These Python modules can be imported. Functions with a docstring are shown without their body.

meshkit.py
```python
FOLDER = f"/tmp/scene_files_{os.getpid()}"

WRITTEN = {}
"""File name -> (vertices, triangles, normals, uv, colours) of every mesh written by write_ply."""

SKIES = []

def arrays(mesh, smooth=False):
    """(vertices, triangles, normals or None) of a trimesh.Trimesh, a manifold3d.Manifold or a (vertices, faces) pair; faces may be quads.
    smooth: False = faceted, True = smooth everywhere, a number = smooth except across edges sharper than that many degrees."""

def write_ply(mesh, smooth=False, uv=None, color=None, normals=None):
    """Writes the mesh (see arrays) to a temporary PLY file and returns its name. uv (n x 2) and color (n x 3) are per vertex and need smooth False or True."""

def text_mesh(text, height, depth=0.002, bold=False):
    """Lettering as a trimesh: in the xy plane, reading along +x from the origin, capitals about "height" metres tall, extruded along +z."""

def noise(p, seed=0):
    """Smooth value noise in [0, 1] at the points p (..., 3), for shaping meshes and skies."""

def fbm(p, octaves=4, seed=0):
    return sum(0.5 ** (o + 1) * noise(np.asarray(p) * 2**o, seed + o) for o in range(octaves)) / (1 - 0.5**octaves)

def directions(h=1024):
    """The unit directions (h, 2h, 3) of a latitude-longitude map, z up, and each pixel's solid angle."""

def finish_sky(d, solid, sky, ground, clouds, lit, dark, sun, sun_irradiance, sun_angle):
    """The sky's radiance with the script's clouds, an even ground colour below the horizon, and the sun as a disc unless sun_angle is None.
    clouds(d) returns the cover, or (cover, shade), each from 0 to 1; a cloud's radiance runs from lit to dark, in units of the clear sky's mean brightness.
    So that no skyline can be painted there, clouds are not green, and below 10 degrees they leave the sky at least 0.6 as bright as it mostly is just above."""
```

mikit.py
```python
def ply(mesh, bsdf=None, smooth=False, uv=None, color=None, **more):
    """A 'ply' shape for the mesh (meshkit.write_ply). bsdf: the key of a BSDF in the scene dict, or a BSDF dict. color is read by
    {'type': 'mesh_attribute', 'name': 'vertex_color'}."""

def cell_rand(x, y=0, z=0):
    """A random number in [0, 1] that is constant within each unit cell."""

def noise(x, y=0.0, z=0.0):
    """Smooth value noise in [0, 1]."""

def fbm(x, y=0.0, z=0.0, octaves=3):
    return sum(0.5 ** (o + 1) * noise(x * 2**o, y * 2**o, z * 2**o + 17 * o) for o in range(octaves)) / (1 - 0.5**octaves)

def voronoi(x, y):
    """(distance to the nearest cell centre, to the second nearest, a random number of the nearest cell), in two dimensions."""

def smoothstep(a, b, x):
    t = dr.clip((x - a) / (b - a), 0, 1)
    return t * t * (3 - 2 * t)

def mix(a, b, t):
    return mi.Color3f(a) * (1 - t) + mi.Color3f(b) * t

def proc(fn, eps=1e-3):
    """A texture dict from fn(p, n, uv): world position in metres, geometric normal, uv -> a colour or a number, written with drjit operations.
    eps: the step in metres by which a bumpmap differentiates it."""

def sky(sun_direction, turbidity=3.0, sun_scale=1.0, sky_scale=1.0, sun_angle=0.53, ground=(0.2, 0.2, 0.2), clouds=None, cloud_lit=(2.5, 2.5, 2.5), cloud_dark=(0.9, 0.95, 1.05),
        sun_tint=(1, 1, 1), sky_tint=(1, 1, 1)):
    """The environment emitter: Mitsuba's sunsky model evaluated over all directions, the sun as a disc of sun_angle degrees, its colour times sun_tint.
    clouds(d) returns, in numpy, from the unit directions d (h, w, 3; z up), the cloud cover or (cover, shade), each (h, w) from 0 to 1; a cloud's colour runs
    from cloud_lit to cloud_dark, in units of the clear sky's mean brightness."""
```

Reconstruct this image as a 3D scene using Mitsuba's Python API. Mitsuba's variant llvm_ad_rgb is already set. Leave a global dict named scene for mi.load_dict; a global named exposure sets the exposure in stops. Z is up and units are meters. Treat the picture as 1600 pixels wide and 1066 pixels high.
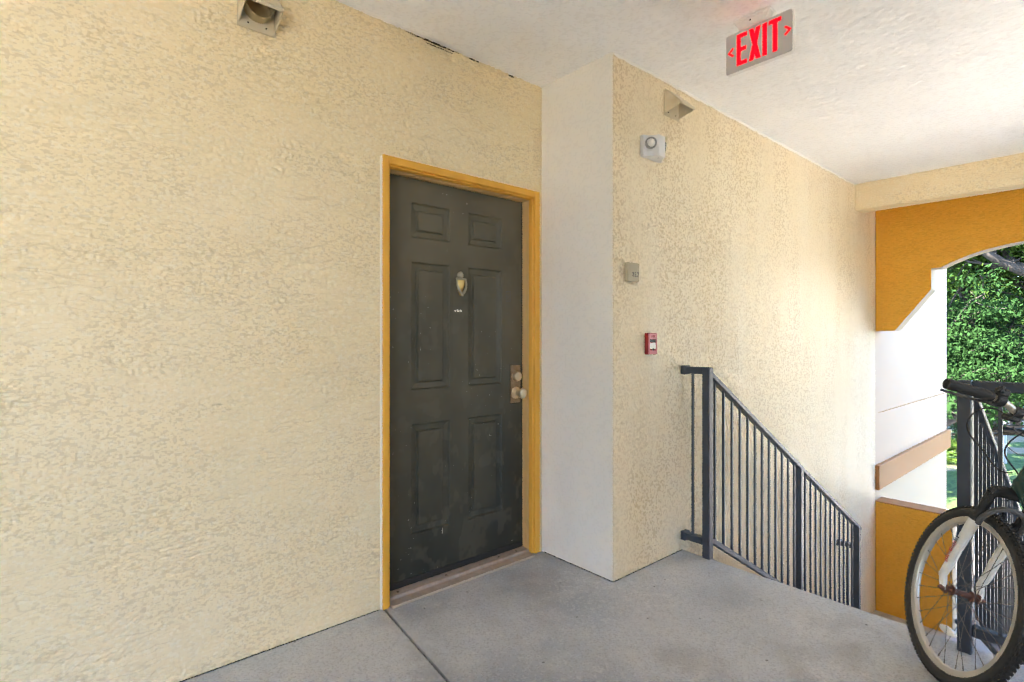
import math
import numpy as np
import trimesh
import drjit as dr
import mitsuba as mi
import mikit
from mikit import noise, fbm, voronoi, cell_rand, smoothstep, mix
from meshkit import text_mesh
import meshkit
from shapely.geometry import Polygon, Point, LineString, box as sbox
from shapely.ops import unary_union

T = mi.ScalarTransform4f
scene, labels = {}, {}

# ------------------------------------------------------------------ camera, sky, exposure
YAW, EYE = 0.710368, 1.26667
FW = np.array([math.sin(YAW), math.cos(YAW), 0.0])
scene['camera'] = dict(
    type='perspective', fov=2 * math.degrees(math.atan(800 / 835.105)), fov_axis='x',
    near_clip=0.05, far_clip=3000.0, principal_point_offset_y=0.006,
    to_world=T().look_at(origin=[0, 0, EYE], target=[float(FW[0]), float(FW[1]), EYE], up=[0, 0, 1]))
scene['sky_light'] = mikit.sky((-0.74, 0.22, 0.63), turbidity=3, ground=(0.2, 0.2, 0.2), sun_tint=(0.88, 0.98, 1.22), sky_tint=(0.94, 1.0, 1.12))
exposure = 5.86

# ------------------------------------------------------------------ constants of the place
YA, YC, XB = 2.280, 1.752, 2.197       # door wall, stair wall, corner of the return
XE = 2.845                             # landing edge
XF, FT = 6.50, 0.19                    # arched front and its thickness
YS = -1.00                             # wall across the corridor
HC = 2.74                              # ceiling
ZL = -1.575                            # half landing
ZG = -5.8                              # ground outside


# ------------------------------------------------------------------ mesh helpers
def box(x0, x1, y0, y1, z0, z1, b=0.0):
    if b <= 0:
        m = trimesh.creation.box(extents=(x1 - x0, y1 - y0, z1 - z0))
        m.apply_translation(((x0 + x1) / 2, (y0 + y1) / 2, (z0 + z1) / 2))
        return m
    pts = []
    for X, sx in ((x0, 1), (x1, -1)):
        for Y, sy in ((y0, 1), (y1, -1)):
            for Z, sz in ((z0, 1), (z1, -1)):
                pts += [(X + sx * b, Y + sy * b, Z), (X + sx * b, Y, Z + sz * b), (X, Y + sy * b, Z + sz * b)]
    return trimesh.convex.convex_hull(np.array(pts))


def cat(*ms):
    ms = [m for a in ms for m in (a if isinstance(a, (list, tuple)) else [a])]
    return trimesh.util.concatenate(ms)


def tube(pts, r, sec=10, squash=None):
    pts = np.asarray(pts, float)
    n = len(pts)
    r = np.broadcast_to(np.asarray(r, float), (n,))
    tan = np.gradient(pts, axis=0)
    tan /= np.linalg.norm(tan, axis=1, keepdims=True)
    a = np.cross(tan[0], [0, 0, 1] if abs(tan[0][2]) < 0.9 else [1, 0, 0])
    a /= np.linalg.norm(a)
    V, ang = [], np.linspace(0, 2 * np.pi, sec, endpoint=False)
    for i in range(n):
        a = a - tan[i] * (a @ tan[i])
        a /= np.linalg.norm(a)
        b = np.cross(tan[i], a)
        V.append(pts[i] + r[i] * (np.cos(ang)[:, None] * a + np.sin(ang)[:, None] * b))
    V = np.vstack(V + [pts[:1], pts[-1:]])
    F = []
    for i in range(n - 1):
        for k in range(sec):
            k2 = (k + 1) % sec
            p, q, s, t = i * sec + k, i * sec + k2, (i + 1) * sec + k2, (i + 1) * sec + k
            F += [(p, q, s), (p, s, t)]
    for k in range(sec):
        k2 = (k + 1) % sec
        F += [(n * sec, k2, k), (n * sec + 1, (n - 1) * sec + k, (n - 1) * sec + k2)]
    return trimesh.Trimesh(V, F, process=False)


def spline(pts, n=24):
    from scipy.interpolate import CubicSpline
    pts = np.asarray(pts, float)
    t = np.r_[0, np.cumsum(np.linalg.norm(np.diff(pts, axis=0), axis=1))]
    return CubicSpline(t, pts)(np.linspace(0, t[-1], n))


def bar(p, q, w, h):
    """Rectangular bar from p to q, w wide across, h tall (in the vertical plane of the bar)."""
    p, q = np.asarray(p, float), np.asarray(q, float)
    d = q - p
    L = np.linalg.norm(d)
    d /= L
    s = np.cross([0, 0, 1.0], d) if abs(d[2]) < 0.99 else np.array([1.0, 0, 0])
    s /= np.linalg.norm(s)
    u = np.cross(d, s)
    m = box(0, L, -w / 2, w / 2, -h / 2, h / 2, min(w, h) * 0.12)
    M = np.eye(4)
    M[:3, 0], M[:3, 1], M[:3, 2], M[:3, 3] = d, s, u, p
    m.apply_transform(M)
    return m


def extrude(poly, d):
    polys = getattr(poly, 'geoms', [poly])
    return cat([trimesh.creation.extrude_polygon(g, d, engine='earcut') for g in polys])


def ext_xz(poly, depth, y):
    """polygon in (X, Z), occupying Y from y - depth to y"""
    m = extrude(poly, depth)
    m.apply_transform(np.array([[1, 0, 0, 0], [0, 0, -1, y], [0, 1, 0, 0], [0, 0, 0, 1.0]]))
    return m


def ext_yz(poly, depth, x):
    """polygon in (Y, Z), occupying X from x to x + depth"""
    m = extrude(poly, depth)
    m.apply_transform(np.array([[0, 0, 1, x], [1, 0, 0, 0], [0, 1, 0, 0], [0, 0, 0, 1.0]]))
    return m


def ext_xy(poly, depth, z):
    m = extrude(poly, depth)
    m.apply_translation((0, 0, z))
    return m


def lathe(prof, sec=24, origin=(0, 0, 0), axis=(0, 0, 1)):
    m = trimesh.creation.revolve(np.asarray(prof, float), sections=sec)
    M = trimesh.geometry.align_vectors([0, 0, 1], axis)
    m.apply_transform(M)
    m.apply_translation(origin)
    return m


def key(k):
    if k not in scene:
        return k
    i = 1
    while f'{k}_{i:03d}' in scene:
        i += 1
    return f'{k}_{i:03d}'


def add(k, mesh, bsdf, smooth=False, label=None, cat_=None, group=None, kind=None, **more):
    k = key(k)
    scene[k] = mikit.ply(mesh, bsdf, smooth=smooth, **more)
    tag(k, label, cat_, group, kind)
    return k


def tag(k, label=None, cat_=None, group=None, kind=None):
    d = {}
    if label: d['label'] = label
    if cat_: d['category'] = cat_
    if group: d['group'] = group
    if kind: d['kind'] = kind
    if d: labels[k] = d
    return k


_names = set()


def thing(name, label, cat_=None, group=None, kind=None):
    k, i = name, 0
    while k in _names:
        i += 1
        k = f'{name}_{i:03d}'
    _names.add(k)
    return tag(k, label, cat_, group, kind)


def rgb(*c):
    return {'type': 'rgb', 'value': list(c)}


def principled(color, rough=0.6, spec=0.5, metallic=0.0, **k):
    c = mikit.proc(color) if callable(color) else rgb(*color)
    r = mikit.proc(rough) if callable(rough) else float(rough)
    return dict(type='principled', base_color=c, roughness=r, specular=float(spec), metallic=float(metallic), **k)


def mat(name, color, rough=0.6, bump=None, eps=1e-3, **k):
    b = principled(color, rough, **k)
    if bump is not None:
        b = {'type': 'bumpmap', 'arbitrary': mikit.proc(bump, eps), 'scale': 1.0, 'nested': b}
    scene[name] = {'type': 'twosided', 'nested': b}


# ------------------------------------------------------------------ materials
def stucco_trowel(p, n, uv):
    """dragged trowel stucco: smooth areas, patches of pits, horizontal drag lines"""
    s, z = p.x + p.y, p.z
    w = 0.05 * noise(s * 6, z * 6, 4.0)
    m = smoothstep(0.42, 0.62, fbm(s * 2.6, z * 5.2 + 3, 1.0))
    pit = smoothstep(0.50, 0.66, noise(s * 62 + w * 40, z * 95, 2.0))
    pit2 = smoothstep(0.55, 0.7, noise(s * 120, z * 170, 8.0))
    line = smoothstep(0.86, 0.99, 1 - dr.abs(2 * noise(s * 7 + w * 20, z * 55 + w * 60, 9.0) - 1))
    lm = smoothstep(0.45, 0.6, noise(s * 3, z * 4, 6.0))
    return 0.0014 * fbm(s * 40, z * 60, 3.0) - m * (0.0028 * pit + 0.0009 * pit2) - 0.0022 * line * lm


def stucco_worm(p, n, uv):
    """heavy worm-like knockdown stucco"""
    s, z = p.x + p.y, p.z
    wx, wz = 0.03 * noise(s * 18, z * 18, 1.0), 0.03 * noise(s * 18, z * 18, 7.0)
    a = noise((s + wx) * 62, (z + wz) * 62, 3.0)
    b = noise((s - wz) * 105, (z + wx) * 105, 5.0)
    big = fbm(s * 5, z * 2.2, 2.0)
    near = 1 - 0.72 * smoothstep(3.0, 5.0, p.x)
    return near * (0.0050 * smoothstep(0.30, 0.62, a) + 0.0022 * smoothstep(0.35, 0.65, b)) * (0.55 + 0.9 * big)


def stucco_fine(p, n, uv):
    s, z = p.x + p.y, p.z
    return 0.0010 * fbm(s * 45, z * 45, 3.0) + 0.0007 * smoothstep(0.5, 0.65, noise(s * 80, z * 80, 1.0))


def ceiling_relief(p, n, uv):
    a = noise(p.x * 75, p.y * 75, 2.0)
    b = noise(p.x * 140, p.y * 140, 4.0)
    return 0.0026 * smoothstep(0.35, 0.65, a) + 0.0010 * b


CREAM, OCHRE = (0.79, 0.645, 0.39), (0.74, 0.365, 0.030)


def c_wall(p, n, uv):
    s, z = p.x + p.y, p.z
    v = fbm(s * 1.3, z * 1.7, 2.0)
    patch = smoothstep(0.36, 0.66, fbm(s * 3.1, z * 7.5, 5.0))
    w = 0.02 * noise(s * 20, z * 20, 3.0)
    fleck = smoothstep(0.60, 0.78, noise(s * 95 + w * 60, z * 150, 8.0)) + 0.6 * smoothstep(0.62, 0.8, noise(s * 170, z * 210, 4.0))
    drag = smoothstep(0.90, 0.99, 1 - dr.abs(2 * noise(s * 8, z * 75 + w * 120, 9.0) - 1)) * smoothstep(0.5, 0.65, noise(s * 4, z * 6, 2.0))
    base = mix(CREAM, (0.80, 0.68, 0.465), v)
    light = smoothstep(0.62, 0.8, noise(s * 100, z * 130 + w * 50, 15.0))
    base = mix(base, (0.84, 0.76, 0.60), 0.35 * light)
    return mix(base, (0.42, 0.32, 0.17), 0.30 * dr.minimum(fleck * (0.25 + 0.75 * patch) + 0.7 * drag, 1.0))


def c_stair(p, n, uv):
    s, z = p.x, p.z
    streak = fbm(s * 7, z * 0.8, 3.0)
    grime = smoothstep(0.50, 0.70, noise(s * 115, z * 110, 5.0)) * (0.35 + 0.65 * smoothstep(0.30, 0.65, fbm(s * 4, z * 1.2, 6.0)))
    return mix(mix((0.74, 0.61, 0.405), (0.78, 0.675, 0.50), streak), (0.48, 0.355, 0.19), 0.46 * grime)


def c_ochre(p, n, uv):
    s, z = p.x + p.y, p.z
    base = mix(OCHRE, (0.66, 0.31, 0.022), fbm(s * 3, z * 4, 2.0))
    grain = smoothstep(0.52, 0.78, noise(s * 45, z * 120, 4.0))
    base = mix(base, (0.52, 0.235, 0.018), 0.30 * grain)
    return mix(base, (0.82, 0.46, 0.08), 0.25 * smoothstep(0.62, 0.85, noise(s * 60, z * 140, 9.0)))


def c_ceiling(p, n, uv):
    g = smoothstep(0.55, 0.75, noise(p.x * 85, p.y * 85, 3.0))
    base = mix((0.86, 0.86, 0.85), (0.82, 0.815, 0.80), fbm(p.x * 1.5, p.y * 1.5, 2.0))
    return mix(base, (0.66, 0.65, 0.63), 0.24 * g)


def c_return(p, n, uv):
    g = smoothstep(0.58, 0.78, noise(p.y * 80, p.z * 95, 3.0))
    base = mix((0.84, 0.81, 0.745), (0.79, 0.76, 0.695), fbm(p.y * 3, p.z * 2, 2.0))
    return mix(base, (0.62, 0.605, 0.56), 0.16 * g)


def c_floor(p, n, uv):
    v = fbm(p.x * 1.6, p.y * 1.6, 2.0, octaves=4)
    w = fbm(p.x * 11, p.y * 11, 4.0, octaves=5)
    base = mix((0.29, 0.325, 0.365), (0.45, 0.475, 0.505), smoothstep(0.25, 0.75, v))
    base = mix(base, (0.54, 0.54, 0.53), 0.25 * smoothstep(0.45, 0.75, w))
    base = mix(base, (0.24, 0.23, 0.215), 0.45 * smoothstep(0.58, 0.80, fbm(p.x * 2.7 + 3, p.y * 2.7, 7.0, octaves=5)))
    base = mix(base, (0.37, 0.38, 0.395), 0.4 * smoothstep(0.45, 0.8, fbm(p.x * 130, p.y * 130, 1.0)))
    base = mix(base, (0.20, 0.21, 0.22), 0.28 * smoothstep(0.60, 0.80, noise(p.x * 170, p.y * 170, 3.0)))
    base = mix(base, (0.62, 0.63, 0.64), 0.22 * smoothstep(0.66, 0.85, noise(p.x * 150, p.y * 150, 8.0)))
    chalk = smoothstep(0.62, 0.76, fbm(p.x * 75, p.y * 60, 12.0)) * smoothstep(0.66, 0.74, noise(p.x * 3.1, p.y * 3.1, 31.0))
    base = mix(base, (0.68, 0.68, 0.67), 0.25 * chalk)
    d1, d2, r = voronoi(p.x * 9, p.y * 9)
    dot = smoothstep(0.06, 0.03, d1) * smoothstep(0.90, 0.92, r)
    return mix(base, (0.05, 0.05, 0.05), 0.7 * dot)


def r_floor(p, n, uv):
    return 0.34 + 0.25 * fbm(p.x * 3, p.y * 3, 9.0)


def h_floor(p, n, uv):
    return 0.0012 * fbm(p.x * 9, p.y * 9, 1.0) + 0.0004 * noise(p.x * 90, p.y * 90, 2.0)


def c_concrete(p, n, uv):
    v = fbm(p.x * 2, p.y * 2, p.z * 2, octaves=4)
    return mix((0.42, 0.405, 0.375), (0.56, 0.54, 0.51), v)


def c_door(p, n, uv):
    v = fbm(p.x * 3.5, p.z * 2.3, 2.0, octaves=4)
    base = mix((0.022, 0.025, 0.020), (0.118, 0.102, 0.064), smoothstep(0.0, 1.0, 0.45 + 0.6 * (v - 0.5) + 0.34 * (p.z - 0.95)))  # lighter towards the top: reflected light painted into the base colour
    scuff = smoothstep(0.58, 0.72, fbm(p.x * 16, p.z * 12, 6.0))
    base = mix(base, (0.12, 0.105, 0.075), 0.22 * scuff)
    spot = smoothstep(0.955, 0.975, noise(p.x * 70, p.z * 70, 3.0)) * smoothstep(0.5, 0.66, noise(p.x * 5, p.z * 5, 1.0))
    return mix(base, (0.30, 0.29, 0.26), 0.8 * spot)


def r_door(p, n, uv):
    return 0.36 + 0.22 * fbm(p.x * 6, p.z * 5, 4.0)


def h_paint(p, n, uv):
    return 0.00035 * fbm(p.x * 22, p.y * 22, p.z * 22)


def c_frame(p, n, uv):
    v = fbm(p.x * 20, p.y * 20, p.z * 2.5)
    return mix((0.78, 0.42, 0.055), (0.70, 0.345, 0.035), v)


def c_jamb(p, n, uv):
    v = fbm(p.y * 40, p.z * 2.0, 3.0)
    return mix((0.64, 0.42, 0.19), (0.56, 0.34, 0.13), v)


def c_lawn(p, n, uv):
    v = fbm(p.x * 0.35, p.y * 0.5, 1.0, octaves=4)
    g = noise(p.x * 6, p.y * 9, 2.0)
    grass = mix((0.020, 0.050, 0.010), (0.045, 0.085, 0.018), g)
    return mix(grass, (0.16, 0.14, 0.095), smoothstep(0.50, 0.66, v))


def c_bark(p, n, uv):
    v = fbm(p.x * 6, p.y * 6, p.z * 2.5, octaves=4)
    return mix((0.018, 0.014, 0.011), (0.065, 0.055, 0.048), v)


def h_bark(p, n, uv):
    return 0.02 * fbm(p.x * 12, p.y * 12, p.z * 4)


mat('mat_wall', c_wall, 0.62, stucco_trowel, spec=0.4)
mat('mat_wall_relief', c_wall, 0.62, spec=0.4)
mat('mat_stair_relief', c_stair, 0.46, spec=0.18)
mat('mat_ceiling_relief', c_ceiling, 0.7, spec=0.3)
mat('mat_return_relief', c_return, 0.55, spec=0.4)
mat('mat_return', (0.66, 0.645, 0.60), 0.55, stucco_fine, spec=0.4)
mat('mat_stair_wall', c_stair, 0.33, stucco_worm, spec=0.55)
mat('mat_wing', (0.57, 0.42, 0.285), 0.6, stucco_fine)
mat('mat_bounce_building', (0.72, 0.69, 0.63), 0.6)
mat('mat_ochre', c_ochre, 0.6, stucco_fine)
mat('mat_trim_band', (0.37, 0.16, 0.045), 0.6, stucco_fine)
mat('mat_reveal', (0.52, 0.42, 0.28), 0.6, stucco_fine)
mat('mat_ceiling', c_ceiling, 0.7, ceiling_relief, spec=0.3)
mat('mat_floor', c_floor, r_floor, h_floor, spec=0.45)
mat('mat_sealant', (0.008, 0.008, 0.010), 0.8)
mat('mat_concrete', c_concrete, 0.75, h_floor)
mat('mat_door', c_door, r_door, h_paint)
mat('mat_frame', c_frame, 0.42, h_paint)
mat('mat_jamb', c_jamb, 0.45, h_paint)
mat('mat_caulk', (0.74, 0.68, 0.58), 0.5)
mat('mat_white_edge', (0.80, 0.77, 0.71), 0.5)
mat('mat_crack', (0.03, 0.022, 0.014), 0.9)
mat('mat_threshold', lambda p, n, uv: mix((0.42, 0.33, 0.27), (0.28, 0.22, 0.18), fbm(p.x * 30, p.y * 30, 2.0)), 0.42)
mat('mat_threshold_nose', (0.62, 0.56, 0.48), 0.3, metallic=0.6)
mat('mat_rail', lambda p, n, uv: mix((0.034, 0.043, 0.062), (0.050, 0.060, 0.080), noise(p.x * 20, p.y * 20, p.z * 20)), 0.34, h_paint)
mat('mat_black', (0.018, 0.018, 0.02), 0.5)
mat('mat_rubber', (0.022, 0.021, 0.021), 0.7)
mat('mat_nickel', (0.74, 0.62, 0.45), 0.26, metallic=1.0)
mat('mat_plate_worn', lambda p, n, uv: mix((0.42, 0.32, 0.22), (0.30, 0.19, 0.11), fbm(p.x * 60, p.z * 60, 1.0)), 0.38, metallic=0.9)
mat('mat_brass', (0.66, 0.46, 0.18), 0.28, metallic=1.0)
mat('mat_brass_worn', (0.40, 0.36, 0.28), 0.32, metallic=0.9)
mat('mat_white_plastic', (0.74, 0.73, 0.71), 0.38)
mat('mat_sign_face', (0.50, 0.50, 0.49), 0.45)
mat('mat_tan_plastic', (0.40, 0.335, 0.225), 0.45)
mat('mat_hood', lambda p, n, uv: mix((0.52, 0.43, 0.27), (0.60, 0.53, 0.40), fbm(p.x * 25, p.y * 25, p.z * 25)), 0.5)
mat('mat_hood_inner', (0.34, 0.26, 0.13), 0.6)  # shade inside the duct put into a darker base colour
mat('mat_red', (0.30, 0.022, 0.022), 0.35)
mat('mat_red_faded', (0.52, 0.16, 0.18), 0.4)
mat('mat_lens', (0.80, 0.80, 0.80), 0.12, metallic=0.6)
mat('mat_fork', (0.74, 0.73, 0.71), 0.25, clearcoat=0.6)
mat('mat_rim', (0.60, 0.57, 0.52), 0.33, metallic=0.55)
mat('mat_spoke', (0.16, 0.14, 0.13), 0.4, metallic=0.7)
mat('mat_hub', (0.13, 0.055, 0.04), 0.55, metallic=0.3)
mat('mat_bike_frame', (0.012, 0.045, 0.038), 0.22, clearcoat=0.8)
mat('mat_bar', (0.52, 0.47, 0.40), 0.3, metallic=0.6)
mat('mat_grey_plastic', (0.34, 0.34, 0.36), 0.5)
mat('mat_brace', (0.085, 0.085, 0.09), 0.6)
mat('mat_lever', (0.06, 0.06, 0.062), 0.45)
mat('mat_light_housing', (0.60, 0.59, 0.585), 0.4)
mat('mat_light_ring', (0.25, 0.25, 0.25), 0.5)
mat('mat_decal_red', (0.50, 0.03, 0.035), 0.4)
mat('mat_decal_dark', (0.03, 0.03, 0.04), 0.4)
mat('mat_reflector', (0.86, 0.86, 0.84), 0.2)
mat('mat_roof', (0.30, 0.25, 0.21), 0.8)
mat('mat_lawn', c_lawn, 0.9)
mat('mat_asphalt', lambda p, n, uv: mix((0.07, 0.07, 0.072), (0.11, 0.108, 0.105), fbm(p.x, p.y, 1.0)), 0.85)
mat('mat_paving', c_concrete, 0.8)
mat('mat_bark', c_bark, 0.85, h_bark)
mat('mat_pole', (0.40, 0.42, 0.46), 0.45, metallic=0.3)
mat('mat_tyre_side', (0.03, 0.028, 0.027), 0.55)
for nm, c in (('white', (0.75, 0.75, 0.74)), ('blue', (0.03, 0.08, 0.28)), ('silver', (0.42, 0.43, 0.45)), ('maroon', (0.22, 0.02, 0.025)), ('charcoal', (0.04, 0.042, 0.05))):
    mat('mat_car_' + nm, c, 0.25, clearcoat=0.8)
mat('mat_car_glass', (0.02, 0.025, 0.03), 0.08)
for i, c in enumerate(((0.024, 0.058, 0.018), (0.052, 0.095, 0.018), (0.018, 0.048, 0.022))):
    scene[f'mat_leaf_{i}'] = dict(type='principledthin', base_color=rgb(*c), roughness=0.45, diff_trans=0.6, eta=1.4)
scene['mat_glow_red'] = principled((0.60, 0.003, 0.006), 0.6, spec=0.2)
scene['mat_glow_red'] = {'type': 'twosided', 'nested': scene['mat_glow_red']}

# ------------------------------------------------------------------ relief surfaces
def sstep(a, b, x):
    t = np.clip((x - a) / (b - a), 0, 1)
    return t * t * (3 - 2 * t)


def N(a, b, seed, oct_=0):
    q = np.stack([a, b, np.full_like(a, 0.37 + seed)], -1)
    return meshkit.fbm(q, oct_, seed) if oct_ else meshkit.noise(q, seed)


def trowel(s, z):
    w = 0.05 * N(s * 6, z * 6, 4)
    m = 0.30 + 0.70 * sstep(0.38, 0.64, N(s * 3.4, z * 8.5, 1, 3))
    pit = sstep(0.42, 0.74, N(s * 105 + w * 40, z * 128, 2))
    pit2 = N(s * 190, z * 215, 8)
    line = sstep(0.84, 0.99, 1 - np.abs(2 * N(s * 7 + w * 20, z * 70 + w * 60, 9) - 1))
    lm = sstep(0.46, 0.62, N(s * 3, z * 4, 6))
    return 0.0016 * N(s * 16, z * 28, 3, 3) - m * (0.0042 * pit + 0.0022 * pit2) - 0.0026 * line * lm


def worm(s, z):
    wx, wz = 0.03 * N(s * 18, z * 18, 1), 0.03 * N(s * 18, z * 18, 7)
    a = N((s + wx) * 92, (z + wz) * 92, 3)
    b = N((s - wz) * 165, (z + wx) * 165, 5)
    big = N(s * 5, z * 2.2, 2, 3)
    fade = 1 - 0.65 * sstep(3.2, 5.2, s)
    return -fade * (0.0046 * sstep(0.34, 0.62, a) + 0.0032 * sstep(0.30, 0.70, b)) * (0.6 + 0.7 * big)


def ceiling_h(x, y):
    a = N(x * 46, y * 46, 2)
    return 0.0034 * sstep(0.38, 0.62, a) + 0.0022 * N(x * 85, y * 85, 4)


def relief(u, v, fn, place_fn, hole=None, flip=False):
    U, V_ = np.meshgrid(u, v, indexing='ij')
    H = fn(U, V_)
    P_ = place_fn(U, V_, H).reshape(-1, 3)
    i = np.arange(U.size).reshape(U.shape)
    a, b, c, d = i[:-1, :-1].ravel(), i[1:, :-1].ravel(), i[1:, 1:].ravel(), i[:-1, 1:].ravel()
    if hole:
        uc = ((U[:-1, :-1] + U[1:, 1:]) / 2).ravel(); vc = ((V_[:-1, :-1] + V_[1:, 1:]) / 2).ravel()
        keep = ~((uc > hole[0]) & (uc < hole[1]) & (vc < hole[2]))
        a, b, c, d = a[keep], b[keep], c[keep], d[keep]
    F = np.concatenate([np.stack([a, b, c], 1), np.stack([a, c, d], 1)])
    return trimesh.Trimesh(P_, F[:, ::-1] if flip else F, process=False)


# ------------------------------------------------------------------ floor, ceiling, landing (setting)
def joint_x(y):
    return 1.172 - 0.1077 * (YA - y)


tag('corridor_floor', 'grey painted concrete landing floor with a dark joint', kind='structure')
g = 0.0060
scene['corridor_floor__slab'] = mikit.ply(ext_xy(Polygon([(-4.0, YS), (joint_x(YS) - g, YS), (joint_x(YA) - g, YA), (joint_x(YA) - g, YA + 0.2), (-4.0, YA + 0.2)]), 0.18, -0.18), 'mat_floor')
scene['corridor_floor__slab_001'] = mikit.ply(ext_xy(Polygon([(joint_x(YS) + g, YS), (XE, YS), (XE, YC + 0.1), (XB + 0.1, YC + 0.1), (XB + 0.1, YA + 0.2), (joint_x(YA) + g, YA + 0.2), (joint_x(YA) + g, YA)]), 0.18, -0.18), 'mat_floor')
scene['corridor_floor__joint'] = mikit.ply(ext_xy(Polygon([(joint_x(YS) - g, YS), (joint_x(YS) + g, YS), (joint_x(YA) + g, YA), (joint_x(YA) - g, YA)]), 0.1, -0.112), 'mat_sealant')

tag('ceiling', 'white textured ceiling over the landing and stair', kind='structure')
scene['ceiling__slab'] = mikit.ply(box(-4.0, XF + 0.1, YS - 0.1, YA + 0.1, HC + 0.004, HC + 0.2), 'mat_ceiling')
scene['ceiling__texture_coat'] = mikit.ply(relief(np.linspace(0.3, 5.9, 560), np.linspace(0.1, 2.30, 220), ceiling_h, lambda a, b, h: np.stack([a, b, HC - 0.001 + 0.004 - h], -1), flip=True), 'mat_ceiling_relief', smooth=True)
add('stair_landing', box(5.44, XF + FT + 0.02, YS, YC + 0.05, ZL - 0.18, ZL), 'mat_concrete', label='pale concrete half landing at the foot of the stair', kind='structure')
add('lower_floor', box(-4.0, XE, YS, YA + 0.2, -3.33, -3.15), 'mat_concrete', label='concrete floor of the storey below', kind='structure')

# ------------------------------------------------------------------ walls
DX0, DX1, DZ1 = 1.165, 2.135, 2.088
entrance = cat(box(-4.0, -0.21, YA, YA + 0.2, -3.2, HC + 0.05), box(-0.21, DX0, YA + 0.008, YA + 0.2, -3.2, HC + 0.05), box(DX1, XB + 0.05, YA + 0.008, YA + 0.2, -3.2, HC + 0.05), box(DX0, DX1, YA + 0.008, YA + 0.2, DZ1, HC + 0.05), box(DX0, DX1, YA + 0.12, YA + 0.2, -3.2, DZ1), box(DX0, DX1, YA, YA + 0.12, -3.2, -0.05))
tag(thing('entrance_wall', 'cream trowelled stucco wall around the dark entry door', 'wall'))
scene['entrance_wall__stucco'] = mikit.ply(entrance, 'mat_wall')


scene['entrance_wall__stucco_coat'] = mikit.ply(relief(np.linspace(-0.22, XB + 0.002, 700), np.linspace(-0.01, HC + 0.004, 790), trowel, lambda a, b, h: np.stack([a, YA + 0.001 - h, b], -1), (DX0, DX1, DZ1)), 'mat_wall_relief', smooth=True)


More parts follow.
